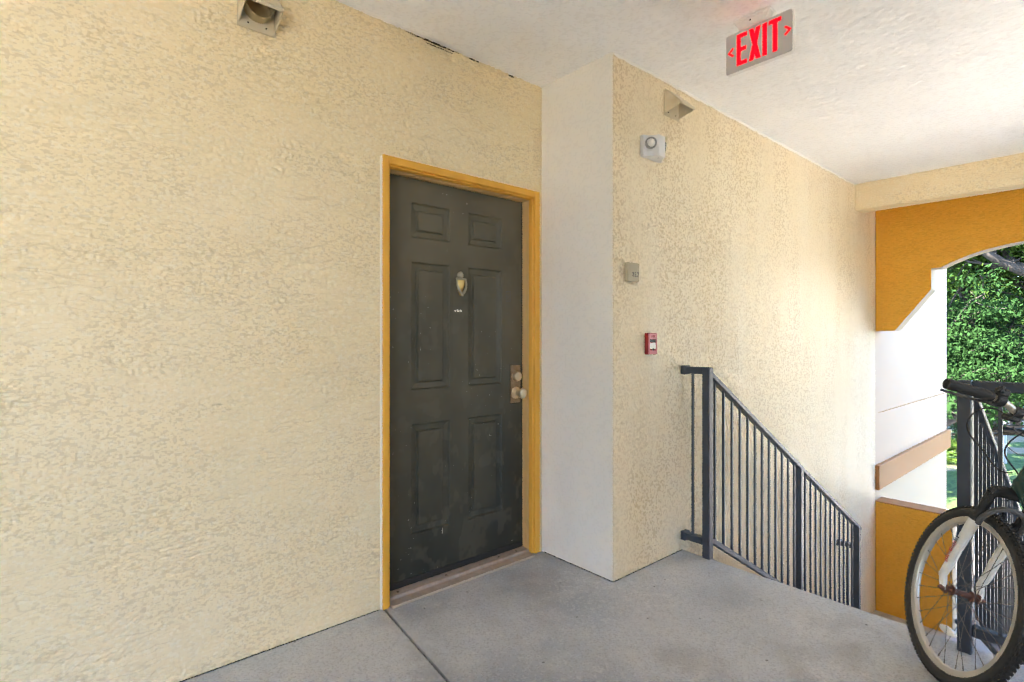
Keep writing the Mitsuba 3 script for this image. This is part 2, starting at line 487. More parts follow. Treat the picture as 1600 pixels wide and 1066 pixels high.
def crack_strip(rng, x0, x1, y, z, wmax):
    n = 26
    xs = np.linspace(x0, x1, n)
    w = wmax * (0.15 + 0.85 * rng.random(n)) * np.sin(np.linspace(0, np.pi, n)) ** 0.6
    zc = z + 0.004 * (rng.random(n) - 0.5)
    poly = Polygon(list(zip(xs, zc + w / 2)) + list(zip(xs[::-1], (zc - w / 2)[::-1]))).buffer(0)
    return ext_xz(poly, 0.0016, y)


rng = np.random.default_rng(5)
for a, b, z, w in ((1.28, 1.60, HC - 0.006, 0.011), (1.40, 1.56, HC - 0.020, 0.006), (1.66, 1.70, HC - 0.008, 0.012), (1.705, 1.73, HC - 0.007, 0.010), (1.93, 1.975, HC - 0.010, 0.014)):
    add('entrance_wall__crack', crack_strip(rng, a, b, YA - 0.0018, z, w), 'mat_crack', label='dark crack in the stucco under the ceiling' if a == 1.28 else None)

tag(thing('return_wall', 'smooth greyish white plaster return beside the door frame', 'wall'))
scene['return_wall__plaster'] = mikit.ply(box(XB + 0.002, XB + 0.12, YC + 0.012, YA + 0.05, -3.2, HC + 0.05), 'mat_return')
scene['return_wall__plaster_coat'] = mikit.ply(relief(np.linspace(YC + 0.0015, YA + 0.02, 110), np.linspace(-0.01, HC + 0.004, 520), lambda a, b: 0.0024 * N(a * 75, b * 75, 3, 2) + 0.0016 * N(a * 9, b * 9, 5, 2), lambda a, b, h: np.stack([XB - 0.0005 - h, a, b], -1), flip=True), 'mat_return_relief', smooth=True)

tag(thing('stair_wall', 'glossy cream knockdown stucco wall along the stair', 'wall'))
scene['stair_wall__stucco'] = mikit.ply(box(XB + 0.003, XF, YC + 0.009, YC + 0.2, ZG, HC + 0.05), 'mat_stair_wall')
us = [XB]
while us[-1] < XF:
    us.append(us[-1] + 0.0038 + 0.0030 * (us[-1] - XB))
us = np.array(us); us = XB + (us - XB) * (XF - XB) / (us[-1] - XB)
scene['stair_wall__stucco_coat'] = mikit.ply(relief(us, np.linspace(-1.62, HC + 0.004, 900), worm, lambda a, b, h: np.stack([a, YC + 0.0005 - h, b], -1)), 'mat_stair_relief', smooth=True)


rng = np.random.default_rng(8)
n = 90
xs = np.linspace(XB, 5.86, n)
w = 0.010 + 0.009 * rng.random(n)
scene['stair_wall__paint_edge'] = mikit.ply(ext_xz(Polygon([(XB, HC - 0.0005), (5.86, HC - 0.0005)] + list(zip(xs[::-1], (HC - w)[::-1]))), 0.003, YC - 0.0002), 'mat_white_edge')

tag(thing('wing_wall', 'sunlit white stucco wall of the wing beyond the arch', 'wall'))
WX1 = 9.79
wing = cat(box(XF + 0.004, WX1, YC + 0.004, 9.0, ZG - 0.5, 3.0))
scene['wing_wall__stucco'] = mikit.ply(box(XF + 0.004, WX1, YC + 0.006, 9.0, -0.07, 3.0), 'mat_wing')
scene['wing_wall__lower_stucco'] = mikit.ply(box(XF + 0.004, WX1 - 0.02, YC + 0.004, 9.0, ZG - 0.5, -0.07), 'mat_reveal')
scene['wing_wall__trim_band'] = mikit.ply(box(XF + 0.004, WX1 + 0.035, YC - 0.035, YC + 0.1, -0.325, -0.071, 0.004), 'mat_trim_band')
tag('wing_wall__trim_band', 'tan painted trim band across the wing wall')
scene['wing_wall__joint'] = mikit.ply(box(XF + 0.12, WX1 - 0.01, YC + 0.0035, YC + 0.02, 0.462, 0.470), 'mat_trim_band')
# gable roof of the wing
rx0, rx1 = XF - 0.1, WX1 + 0.5
gable = Polygon([(rx0, 3.0), (rx1, 3.0), ((rx0 + rx1) / 2, 3.6)])
scene['wing_wall__roof'] = mikit.ply(ext_xz(gable, 8.2, 9.3), 'mat_roof')

tag(thing('corridor_wall', 'cream stucco wall across the corridor behind the viewer', 'wall'))
scene['corridor_wall__stucco'] = mikit.ply(ext_xz(sbox(-1.55, ZG, XF, HC + 0.05).difference(sbox(2.2, 0.12, 4.25, 2.5)), 0.2, YS), 'mat_wall')  # cut-out and open left stretch added to let in fill daylight
tag(thing('sun_block_wall', 'unseen cream stucco wall added to keep the sun out of the left end', 'wall'))
scene['sun_block_wall__stucco'] = mikit.ply(box(-4.2, -4.0, YS - 0.2, YA + 0.2, ZG, HC + 0.05), 'mat_wall')  # added out of view to stop sun entering the corridor end

# roof over the breezeway
tag(thing('breezeway_roof', 'low brown roof over the breezeway', 'roof'))
ridge = Polygon([(-9.0, 2.96), (9.3, 2.96), (0.15, 3.5)])
scene['breezeway_roof__covering'] = mikit.ply(ext_yz(ridge, XF + FT + 4.0 - 0.1, -4.0), 'mat_roof')

# beam under the ceiling
scene['corridor_floor__edge_sealant'] = mikit.ply(cat(box(XB - 0.005, XB, YC, YA - 0.02, 0.0005, 0.004, 0.001), box(XB, XE, YC - 0.004, YC + 0.001, 0.0005, 0.0025, 0.001), box(-0.2, 1.15, YA - 0.003, YA + 0.002, 0.0005, 0.0025, 0.001)), 'mat_sealant')
add('ceiling_beam', box(5.875, 6.05, YS, YC - 0.001, 2.487, HC - 0.002, 0.004), 'mat_wall', label='cream stucco beam crossing under the white ceiling', cat_='beam')

# arched front: spandrel with bracketed arch
half = [(YC - 0.001, 1.329), (1.584, 1.329), (1.286, 1.731), (1.286, 1.936), (1.212, 1.936), (1.14, 1.974), (1.068, 2.006), (1.0, 2.033), (0.93, 2.056), (0.865, 2.073), (0.797, 2.087), (0.715, 2.102), (0.63, 2.114), (0.54, 2.121)]
YM = 0.38
prof = half + [(2 * YM - y, z) for y, z in half[::-1]]
YEND = 2 * YM - (YC - 0.001)
arch = Polygon([(YC - 0.001, HC - 0.001)] + prof + [(YEND, HC - 0.001)])
tag(thing('arched_panel', 'ochre stucco arch panel with stepped bracket spanning the front opening', 'arch'))
scene['arched_panel__core'] = mikit.ply(ext_yz(arch, FT, XF + 0.004), 'mat_reveal')
scene['arched_panel__painted_face'] = mikit.ply(ext_yz(arch.buffer(-0.0015, join_style=2), 0.006, XF), 'mat_ochre')
# front wall above and beside
tag(thing('front_wall', 'cream stucco front wall beside the arch', 'wall'))
scene['front_wall__stucco'] = mikit.ply(box(XF + 0.001, XF + FT, YS - 3.0, YEND - 0.001, ZG, 2.95), 'mat_wall')

HY = 1.124
for side, (y0, y1) in enumerate(((HY, YC - 0.001), (YEND + 0.001, 2 * YM - HY))):
    t = thing('half_wall', 'ochre stucco half wall at the stair foot, partly behind the bicycle wheel' if side == 0 else 'ochre half wall on the far side of the front opening', 'wall')
    scene[t + '__core'] = mikit.ply(box(XF + 0.004, XF + FT, y0, y1, -3.3, -0.445), 'mat_reveal')
    scene[t + '__painted_face'] = mikit.ply(box(XF - 0.001, XF + 0.006, y0 + 0.002, y1 - 0.002, ZL - 0.1, -0.447), 'mat_ochre')
    scene[t + '__cap'] = mikit.ply(box(XF - 0.006, XF + FT + 0.01, y0 + 0.0005, y1, -0.447, -0.436, 0.003), 'mat_trim_band')

# ------------------------------------------------------------------ stairs
SL = 0.579


def flight(xa, za, xb, zb, y0, y1, n, label):
    t = thing('stair_flight', label, 'stairs')
    for i in range(1, n):
        z = za + (zb - za) * i / n
        x0 = xa + (xb - xa) * (i - 1) / (n - 1)
        x1 = xa + (xb - xa) * i / (n - 1)
        lo, hi = min(x0, x1), max(x0, x1)
        add(t + '__tread', box(lo - 0.02, hi + 0.02, y0 + 0.03, y1 - 0.03, z - 0.05, z, 0.004), 'mat_concrete')
    sgn = 1 if xb > xa else -1
    for y in (y0, y1):
        za2, zb2 = za, zb
        poly = Polygon([(xa, za - 0.02), (xa + sgn * 0.055, za - 0.02), (xb, zb + 0.14), (xb, zb - 0.16), (xa, za - 0.36)])
        m = ext_xz(poly, 0.03, y + 0.015)
        add(t + '__stringer', m, 'mat_rail')
    return t


flight(XE, 0.0, 5.44, ZL, 0.443, 1.592, 9, 'concrete stair flight with dark steel stringers going down to the half landing')
flight(5.44, ZL, XE, -3.15, YS + 0.1, 0.36, 9, 'lower concrete stair flight seen below the guard rail')

# ------------------------------------------------------------------ railings
PW = 0.046


def baluster(t, x, y, z0, z1):
    add(t + '__baluster', box(x - 0.0063, x + 0.0063, y - 0.0063, y + 0.0063, z0, z1), 'mat_rail')


def post(t, x, y, z0, z1):
    add(t + '__post', box(x - PW / 2, x + PW / 2, y - PW / 2, y + PW / 2, z0, z1, 0.004), 'mat_rail')


def ztop(x): return 1.0585 - SL * (x - 2.89) - 0.020     # centre line of the sloping top rail
def zbot(x): return 0.1215 - SL * (x - 2.869) - 0.020


def slope_rail(t, x0, x1, y):
    add(t + '__top_rail', bar((x0, y, ztop(x0)), (x1, y, ztop(x1)), 0.042, 0.030), 'mat_rail')
    add(t + '__bottom_rail', bar((x0, y, zbot(x0)), (5.36, y, zbot(5.36)), 0.036, 0.030), 'mat_rail')


def cross_rail(t, x, ya, yb, z0, z1, flange=0):
    """level rails along Y between ya and yb"""
    for nm, z in (('top_rail', z1), ('bottom_rail', z0)):
        add(t + '__' + nm, box(x - 0.02, x + 0.02, ya, yb, z - 0.02, z + 0.02, 0.004), 'mat_rail')
        if flange:
            add(t + '__wall_bracket', box(x - 0.026, x + 0.026, yb - 0.035, yb, z - 0.026, z + 0.026, 0.004), 'mat_rail')


def stair_rail(label, y, xp, wall):
    t = thing('stair_railing', label, 'railing')
    post(t, xp, y, -0.16, 1.092)
    slope_rail(t, xp + 0.02, 5.44, y)
    for x in np.arange(2.930, 4.10, 0.1016):
        baluster(t, x, y, zbot(x), ztop(x))
    post(t, 4.138, y, -0.80, ztop(4.138))
    for x in np.arange(4.246, 5.32, 0.1016):
        baluster(t, x, y, zbot(x), ztop(x))
    post(t, 5.385, y, ZL, ztop(5.385))
    if wall:
        cross_rail(t, xp, y + PW / 2, YC - 0.001, 0.092, 1.072, 1)
        baluster(t, xp, 1.685, 0.09, 1.07)
        cross_rail(t, 5.40, y + PW / 2, YC - 0.001, ZL + 0.10, -0.592, 1)
        add(t + '__baluster', box(5.392, 5.410, 1.66, 1.678, ZL + 0.1, -0.592), 'mat_rail')
    return t


stair_rail('dark blue grey steel railing running down beside the cream stair wall', 1.592, 2.849, True)
rt = stair_rail('dark steel railing behind the bicycle wheel, on the open side of the stair', 0.443, 2.797, False)
gt = thing('guard_railing', 'level dark guard rail along the landing edge, behind the handlebar', 'railing')
cross_rail(gt, 2.797, YS + 0.001, 0.443 - PW / 2, 0.090, 1.072)
for y in np.arange(0.337, YS + 0.05, -0.1016):
    baluster(gt, 2.797, y, 0.09, 1.07)
ot = thing('opening_railing', 'dark metal railing between the half walls of the front opening', 'railing')
yo0, yo1 = 2 * YM - HY + 0.002, HY - 0.002
for nm, z in (('top_rail', -0.50), ('bottom_rail', ZL + 0.10)):
    add(ot + '__' + nm, box(XF + 0.09, XF + 0.125, yo0, yo1, z - 0.018, z + 0.018, 0.003), 'mat_rail')
for y in np.arange(yo0 + 0.1, yo1 - 0.05, 0.1016):
    add(ot + '__baluster', box(XF + 0.1, XF + 0.113, y - 0.006, y + 0.006, ZL + 0.1, -0.5), 'mat_rail')

# ------------------------------------------------------------------ entry door
dt = thing('entry_door', 'dark six panel entry door in an ochre wooden frame', 'door')
YF = YA - 0.024                    # face of the casing
L0, L1, LZ0, LZ1, YL = 1.2065, 2.0955, 0.036, 2.0585, 2.350
panels = [(1.3597, 1.5896, 1.764, 1.941), (1.7085, 1.9465, 1.764, 1.941), (1.3597, 1.5896, 1.000, 1.644), (1.7085, 1.9465, 1.000, 1.644), (1.3597, 1.5896, 0.276, 0.829), (1.7085, 1.9465, 0.276, 0.829)]
field = sbox(L0, LZ0, L1, LZ1).difference(unary_union([sbox(a, c, b, d) for a, b, c, d in panels]))
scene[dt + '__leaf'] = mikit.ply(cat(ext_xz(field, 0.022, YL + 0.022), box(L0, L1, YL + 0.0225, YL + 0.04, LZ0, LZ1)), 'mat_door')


def door_panel(a, b, c, d):
    rings = [(0, 0), (0.0015, 0.001), (0.007, 0.0105), (0.012, 0.0125), (0.031, 0.0165), (0.0365, 0.0165), (0.0425, 0.0035), (0.047, 0.0025)]
    V, F = [], []
    for ins, dep in rings:
        V += [(a + ins, YL + dep, c + ins), (b - ins, YL + dep, c + ins), (b - ins, YL + dep, d - ins), (a + ins, YL + dep, d - ins)]
    for i in range(len(rings) - 1):
        for k in range(4):
            k2 = (k + 1) % 4
            p, q, s, t = 4 * i + k, 4 * i + k2, 4 * i + 4 + k2, 4 * i + 4 + k
            F += [(p, q, s), (p, s, t)]
    e = 4 * (len(rings) - 1)
    F += [(e, e + 1, e + 2), (e, e + 2, e + 3)]
    return trimesh.Trimesh(V, F, process=False)


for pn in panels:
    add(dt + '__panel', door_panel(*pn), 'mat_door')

# casing: outer board, groove, inner bead; then the jamb behind
XO0, XI0, XI1, XO1, ZI, ZO = 1.1560, 1.1995, 2.1065, 2.1565, 2.0640, 2.1110
BD, BW = 0.013, 0.0130             # bead: set back, width


def casing(kind_):
    if kind_ == 'left':
        return cat(box(XO0, XI0 - BW, YF, YA + 0.01, 0.004, ZO, 0.003), box(XI0 - BW + 0.0005, XI0, YF + BD, YA + 0.02, 0.004, ZI + 0.009, 0.003))
    if kind_ == 'right':
        return cat(box(XI1 + BW, XO1, YF, YA + 0.01, 0.012, ZO, 0.003), box(XI1, XI1 + BW - 0.0005, YF + BD, YA + 0.02, 0.012, ZI + 0.009, 0.003))
    return cat(box(XI0 - BW + 0.0005, XI1 + BW - 0.0005, YF + 0.0004, YA + 0.01, ZI + 0.0098, ZO - 0.0003, 0.003), box(XI0 + 0.0003, XI1 - 0.0003, YF + BD + 0.0004, YA + 0.02, ZI, ZI + 0.0093, 0.003))


for k in ('left', 'right', 'head'):
    add(dt + '__casing', casing(k), 'mat_frame')
for x0, x1 in ((XI0 - 0.035, XI0 + 0.002), (XI1 - 0.001, XI1 + 0.035)):
    add(dt + '__jamb', cat(box(x0, x1, YA + 0.0205, YA + 0.115, 0.0, ZI + 0.02), box(min(x0, XI0 - 0.03) if x0 < 1.5 else XI1 - 0.0045, XI0 + 0.0045 if x0 < 1.5 else x1, YA + 0.040, YA + 0.115, 0.03, ZI + 0.01)), 'mat_jamb')
add(dt + '__jamb', cat(box(XI0, XI1, YA + 0.0205, YA + 0.115, ZI + 0.001, ZI + 0.03), box(XI0, XI1, YA + 0.036, YA + 0.115, ZI - 0.003, ZI + 0.01)), 'mat_jamb')
for x in (L0 - 0.0042, L1 + 0.0042):
    add(dt + '__weatherstrip', box(x - 0.004, x + 0.004, YL + 0.001, YL + 0.04, LZ0, LZ1 + 0.004), 'mat_rubber')
add(dt + '__caulk', cat(box(XO0 - 0.0035, XO0 - 0.0001, YF + 0.004, YA + 0.001, 0.004, ZO - 0.004, 0.001)), 'mat_caulk', label='pale caulk line along the left edge of the frame')
thp = Polygon([(YA - 0.030, 0.0), (YA - 0.030, 0.010), (YA - 0.024, 0.013), (YA + 0.016, 0.016), (YA + 0.020, 0.029), (YA + 0.066, 0.033), (YL + 0.05, 0.034), (YL + 0.05, 0.0)])
add(dt + '__threshold', ext_yz(thp, XI1 - XI0 - 0.002, XI0 + 0.001), 'mat_threshold')
add(dt + '__threshold__nosing', box(XI0 + 0.001, XI1 - 0.001, YA - 0.0335, YA - 0.0305, 0.0, 0.0115, 0.001), 'mat_threshold_nose')
for x in (1.27, 1.55, 1.90, 2.03):
    add(dt + '__threshold__screw', lathe([(0, 0), (0.006, 0), (0.006, 0.0015), (0, 0.002)], 12, (x, YA + 0.045, 0.0305)), 'mat_crack')
add(dt + '__door_sweep', box(L0, L1, YL - 0.004, YL + 0.01, LZ0 - 0.001, LZ0 + 0.030, 0.001), 'mat_rubber')

# lockset
PX, NY = 2.0435, (0, -1, 0)
plate = Point(0, 0).buffer(1)
pl = sbox(PX - 0.036, 0.884, PX + 0.036, 1.102).buffer(-0.006).buffer(0.006)
add(dt + '__lock_plate', ext_xz(pl, 0.007, YL), 'mat_plate_worn', label='worn bronze lock plate')
add(dt + '__deadbolt', lathe([(0.0, 0.0), (0.031, 0.0), (0.0305, 0.012), (0.026, 0.026), (0.022, 0.028), (0.017, 0.0275), (0.0165, 0.025), (0, 0.025)], 32, (PX, YL - 0.007, 1.038), NY), 'mat_nickel', smooth=35)
add(dt + '__door_knob', lathe([(0.0, 0.0), (0.035, 0.0), (0.034, 0.006), (0.020, 0.010), (0.0135, 0.016), (0.012, 0.030), (0.018, 0.038), (0.0275, 0.046), (0.0305, 0.056), (0.028, 0.066), (0.020, 0.071), (0, 0.072)], 32, (PX, YL - 0.007, 0.942), NY), 'mat_nickel', smooth=35)

# knocker
KX, KZ = 1.654, 1.555
add(dt + '__knocker', ext_xz(Polygon([(KX - 0.025, KZ + 0.020), (KX + 0.025, KZ + 0.020), (KX + 0.0235, KZ - 0.012), (KX + 0.012, KZ - 0.040), (KX, KZ - 0.066), (KX - 0.012, KZ - 0.040), (KX - 0.0235, KZ - 0.012)]).buffer(0.002), 0.006, YL), 'mat_brass')
add(dt + '__knocker__ball', lathe([(0, 0), (0.018, 0), (0.019, 0.006), (0.013, 0.014), (0, 0.017)], 20, (KX, YL, KZ + 0.043), NY), 'mat_brass_worn', smooth=40)
loop = spline([(KX - 0.029, YL - 0.010, KZ + 0.020), (KX - 0.029, YL - 0.017, KZ - 0.010), (KX - 0.017, YL - 0.021, KZ - 0.042), (KX, YL - 0.022, KZ - 0.058), (KX + 0.017, YL - 0.021, KZ - 0.042), (KX + 0.029, YL - 0.017, KZ - 0.010), (KX + 0.029, YL - 0.010, KZ + 0.020)], 28)
add(dt + '__knocker__striker', cat(tube(loop, 0.0042 + 0.0035 * np.sin(np.linspace(0, np.pi, 28)), 10), tube([(KX - 0.031, YL - 0.010, KZ + 0.021), (KX + 0.031, YL - 0.010, KZ + 0.021)], 0.006, 10), lathe([(0, 0), (0.009, 0), (0.008, 0.008), (0, 0.012)], 14, (KX, YL - 0.022, KZ - 0.062), (0, 0, -1))), 'mat_brass_worn', smooth=40)
rng = np.random.default_rng(3)
marks = [Point(1.618 + 0.045 * rng.random(), 1.402 + 0.012 * rng.random()).buffer(0.003 + 0.003 * rng.random(), 3) for _ in range(9)]
add(dt + '__paint_chip', ext_xz(unary_union(marks), 0.0006, YL - 0.0002), 'mat_white_edge', label='small white paint chips under the knocker')
res = unary_union([sbox(1.975, 1.468, 2.012, 1.530).difference(sbox(1.979, 1.472, 2.008, 1.526)), Point(1.994, 1.505).buffer(0.009).difference(Point(1.994, 1.505).buffer(0.006)), LineString([(1.983, 1.487), (1.994, 1.497), (2.006, 1.483)]).buffer(0.0014), LineString([(1.984, 1.478), (1.996, 1.480), (2.003, 1.476)]).buffer(0.0012)])
mat('mat_residue', (0.085, 0.085, 0.08), 0.6)
add(dt + '__sticker_residue', ext_xz(res, 0.0005, YL - 0.0002), 'mat_residue', label='faint outline left by a removed sticker')

# ------------------------------------------------------------------ exit sign
et = thing('exit_sign', 'white exit sign with red letters hanging under the ceiling', 'exit sign')
EX, EY0, EY1, EZ0, EZ1 = 2.430, 0.9615, 1.265, 2.506, 2.694
body = sbox(EY0, EZ0, EY1, EZ1).buffer(-0.012).buffer(0.012)
scene[et + '__panel'] = mikit.ply(ext_yz(body, 0.022, EX + 0.003), 'mat_white_plastic')
scene[et + '__face'] = mikit.ply(ext_yz(body.buffer(-0.003), 0.004, EX), 'mat_sign_face')
mount = Polygon([(1.055, HC - 0.0005), (1.215, HC - 0.0005), (1.215, HC - 0.012), (1.195, EZ1 - 0.002), (1.075, EZ1 - 0.002), (1.055, HC - 0.012)])
scene[et + '__mount'] = mikit.ply(cat(ext_yz(mount, 0.045, EX - 0.012), box(EX - 0.02, EX + 0.05, 1.05, 1.22, HC - 0.014, HC - 0.0006, 0.003)), 'mat_white_plastic')
scene[et + '__mount__screw'] = mikit.ply(lathe([(0, 0), (0.004, 0), (0.003, 0.002), (0, 0.002)], 12, (EX - 0.012, 1.142, 2.716), (-1, 0, 0)), 'mat_black')


def letter_polys():
    s = 0.0185
    h = 0.145
    E_ = unary_union([sbox(0, 0, s, h), sbox(0, 0, 0.048, s), sbox(0, h - s, 0.048, h), sbox(0, h / 2 - s / 2, 0.045, h / 2 + s / 2)])
    x0, x1 = 0.057, 0.111
    X_ = unary_union([Polygon([(x0, 0), (x0 + 0.021, 0), (x1, h), (x1 - 0.021, h)]), Polygon([(x1, 0), (x1 - 0.021, 0), (x0, h), (x0 + 0.021, h)])])
    I_ = sbox(0.119, 0, 0.139, h)
    T_ = unary_union([sbox(0.1645, 0, 0.1845, h), sbox(0.1475, h - s, 0.2015, h)])
    lt = Polygon([(-0.045, 0.0725), (-0.020, 0.0945), (-0.013, 0.088), (-0.031, 0.0725), (-0.013, 0.057), (-0.020, 0.0505)])
    rt_ = Polygon([(0.2450, 0.0725), (0.220, 0.0945), (0.213, 0.088), (0.231, 0.0725), (0.213, 0.057), (0.220, 0.0505)])
    return {'letter_e': E_, 'letter_x': X_, 'letter_i': I_, 'letter_t': T_, 'left_chevron': lt, 'right_chevron': rt_}


from shapely import affinity
for nm, pg in letter_polys().items():
    pg2 = affinity.affine_transform(pg, [-1, 0, 0, 1, 1.2105, 2.533])
    scene[et + '__' + nm] = mikit.ply(ext_yz(pg2, 0.003, EX - 0.0015), 'mat_glow_red', emitter={'type': 'area', 'radiance': rgb(0.034, 0.0, 0.0004)})
tag(et + '__left_chevron', 'red chevron pointing left')
tag(et + '__right_chevron', 'red chevron pointing right')

# ------------------------------------------------------------------ emergency light
lt = thing('emergency_light', 'white twin head emergency light high on the stair wall', 'emergency light')
ex = 2.425
foot = Polygon([(ex, YC), (ex, YC - 0.022), (ex + 0.022, YC - 0.030), (ex + 0.045, YC - 0.050), (ex + 0.062, YC - 0.080), (ex + 0.120, YC - 0.080), (ex + 0.137, YC - 0.050), (ex + 0.160, YC - 0.030), (ex + 0.182, YC - 0.022), (ex + 0.182, YC)])
m = ext_xy(foot.buffer(-0.004).buffer(0.004), 0.112, 2.250)
scene[lt + '__housing'] = mikit.ply(m, 'mat_light_housing', smooth=30)
for sx, nm in ((-1, 'lamp'), (1, 'lamp_001')):
    cx = ex + 0.091 + sx * 0.052
    ax = np.array([sx * 0.62, -0.78, -0.08])
    ax /= np.linalg.norm(ax)
    o = np.array([cx, YC - 0.040, 2.318])
    scene[lt + '__' + nm] = mikit.ply(lathe([(0, 0), (0.031, 0), (0.031, 0.020), (0.028, 0.024), (0.024, 0.024), (0.023, 0.016), (0, 0.012)], 28, o, ax), 'mat_light_ring', smooth=35)
    scene[lt + '__' + nm + '__lens'] = mikit.ply(lathe([(0, 0), (0.0225, 0), (0.020, 0.004), (0.008, 0.006), (0.006, 0.004), (0, 0.004)], 24, o + ax * 0.017, ax), 'mat_lens', smooth=35)
scene[lt + '__test_button'] = mikit.ply(lathe([(0, 0), (0.004, 0), (0.004, 0.002), (0, 0.002)], 12, (ex + 0.10, YC - 0.05, 2.250), (0, 0, -1)), 'mat_grey_plastic')

# ------------------------------------------------------------------ unit number sign, fire alarm
st = thing('number_sign', 'small tan wall sign reading 312 beside the corner', 'sign')
scene[st + '__plaque'] = mikit.ply(box(2.291, 2.390, YC - 0.021, YC - 0.0003, 1.560, 1.661, 0.0025), 'mat_tan_plastic')
scene[st + '__frame'] = mikit.ply(ext_xz(sbox(2.2945, 1.5635, 2.3865, 1.6575).difference(sbox(2.2975, 1.5665, 2.3835, 1.6545)), 0.0012, YC - 0.0205), 'mat_tan_plastic')
tm = text_mesh('312', 0.024, 0.0012)
tm.apply_transform(np.array([[1, 0, 0, 2.326], [0, 0, -1, YC - 0.0207], [0, 1, 0, 1.588], [0, 0, 0, 1.0]]))
scene[st + '__numerals'] = mikit.ply(tm, 'mat_decal_dark')

ft = thing('fire_alarm', 'red fire alarm pull station below the number sign', 'fire alarm')
scene[ft + '__housing'] = mikit.ply(box(2.467, 2.547, YC - 0.023, YC - 0.0003, 1.170, 1.288, 0.003), 'mat_red')
cover = sbox(2.469, 1.172, 2.545, 1.286).difference(sbox(2.479, 1.192, 2.539, 1.254))
scene[ft + '__cover'] = mikit.ply(ext_xz(cover, 0.006, YC - 0.022), 'mat_red_faded')
tag(ft + '__cover', 'faded pinkish red front cover')
scene[ft + '__recess'] = mikit.ply(box(2.480, 2.538, YC - 0.0242, YC - 0.022, 1.238, 1.2535), 'mat_black')
scene[ft + '__handle'] = mikit.ply(cat(box(2.484, 2.534, YC - 0.0285, YC - 0.0225, 1.200, 1.234, 0.002), box(2.502, 2.516, YC - 0.033, YC - 0.027, 1.204, 1.236, 0.002)), 'mat_white_plastic')
scene[ft + '__keyhole'] = mikit.ply(lathe([(0, 0), (0.007, 0), (0.006, 0.003), (0, 0.003)], 16, (2.506, YC - 0.0282, 1.198), NY), 'mat_black')
tm = text_mesh('FIRE', 0.012, 0.0008, bold=True)
tm.apply_transform(np.array([[1, 0, 0, 2.491], [0, 0, -1, YC - 0.0279], [0, 1, 0, 1.264], [0, 0, 0, 1.0]]))
scene[ft + '__lettering'] = mikit.ply(tm, 'mat_red')

# ------------------------------------------------------------------ vent hoods
def vent(label, x0, x1, y, zb, zt, zl, d, duct):
    t = thing('vent_hood', label, 'vent hood')
    th = 0.003
    side = [(y, zb), (y, zt), (y - 0.012, zt), (y - d, zl + 0.010), (y - d, zl - 0.004)]
    pg = Polygon(side)
    for xx in (x0, x1 - th):
        add(t + '__side_panel', ext_yz(pg, th, xx), 'mat_hood')
    a, b = np.array([y - 0.012, zt]), np.array([y - d, zl + 0.010])
    top = Polygon([a, b, (b[0], b[1] - 0.014), (b[0] + 0.003, b[1] - 0.014), (b[0] + 0.003, b[1] - 0.004), (a[0], a[1] - 0.004), (y, zt - 0.004), (y, zt)])
    add(t + '__top_panel', ext_yz(top, x1 - x0 - 2 * th - 0.0004, x0 + th + 0.0002), 'mat_hood')
    add(t + '__back_plate', box(x0 - 0.004, x1 + 0.004, y - 0.004, y - 0.0002, zb - 0.012, zt - 0.02), 'mat_hood')
    xc, zc = (x0 + x1) / 2, zb + 0.075
    if duct:
        add(t + '__duct', lathe([(0.048, 0), (0.052, 0), (0.052, 0.05), (0.048, 0.05), (0.048, 0.0)], 32, (xc, y - 0.003, zc), NY), 'mat_hood_inner', smooth=35)
        add(t + '__duct__flap', lathe([(0, 0), (0.047, 0), (0.047, 0.004), (0, 0.004)], 32, (xc, y - 0.004, zc), NY), 'mat_hood_inner')
    for xs in (x0 + 0.035, x1 - 0.035):
        add(t + '__screw', lathe([(0, 0), (0.0035, 0), (0.003, 0.002), (0, 0.002)], 10, (xs, y - 0.004, zb + 0.012), NY), 'mat_crack')
    return t


vent('cream dryer vent hood with open bottom above the door wall, cut by the top edge', 0.550, 0.688, YA, 2.495, 2.655, 2.545, 0.105, True)
vent('small cream vent hood under the ceiling above the emergency light', 2.659, 2.803, YC, 2.549, 2.683, 2.578, 0.105, False)

# ------------------------------------------------------------------ bicycle
bt = thing('bicycle', 'mountain bicycle with white fork leaning on the landing guard rail', 'bicycle')
bu = np.array([0.79198, 0.61055, 0.0]); bn = np.array([0.586636, -0.760964, -0.277113]); bw = np.array([0.169191, -0.219468, 0.960837])
BC = np.array([2.5506, 0.4157, 0.3125]) + 0.004 * bw


def P(a, b, c):
    """bicycle frame: a forwards, b to the rider's right, c up; origin at the front hub"""
    return BC + a * bu + b * bn + c * bw


BM = np.eye(4); BM[:3, 0], BM[:3, 1], BM[:3, 2], BM[:3, 3] = bu, bn, bw, BC   # columns: fwd, right, up
BM_R = BM.copy()
if np.linalg.det(BM[:3, :3]) < 0:
    FLIP = True
else:
    FLIP = False


def to_bike(m, off=(0, 0, 0)):
    m = m.copy()
    m.apply_translation(off)
    M = BM.copy()
    m.apply_transform(M)
    return m


def ring(profile, sec=96):
    """profile: closed loop of (radius, sideways) points, revolved about the axle (local y)"""
    prof_ = np.asarray(profile)
    k = len(prof_)
    V, F = [], []
    for i in range(sec):
        a = 2 * np.pi * i / sec
        for r_, s_ in prof_:
            V.append((r_ * math.cos(a), s_, r_ * math.sin(a)))
    for i in range(sec):
        j = (i + 1) % sec
        for q in range(k):
            q2 = (q + 1) % k
            F += [(i * k + q, i * k + q2, j * k + q2), (i * k + q, j * k + q2, j * k + q)]
    m = trimesh.Trimesh(V, F, process=False)
    m.fix_normals()
    return m


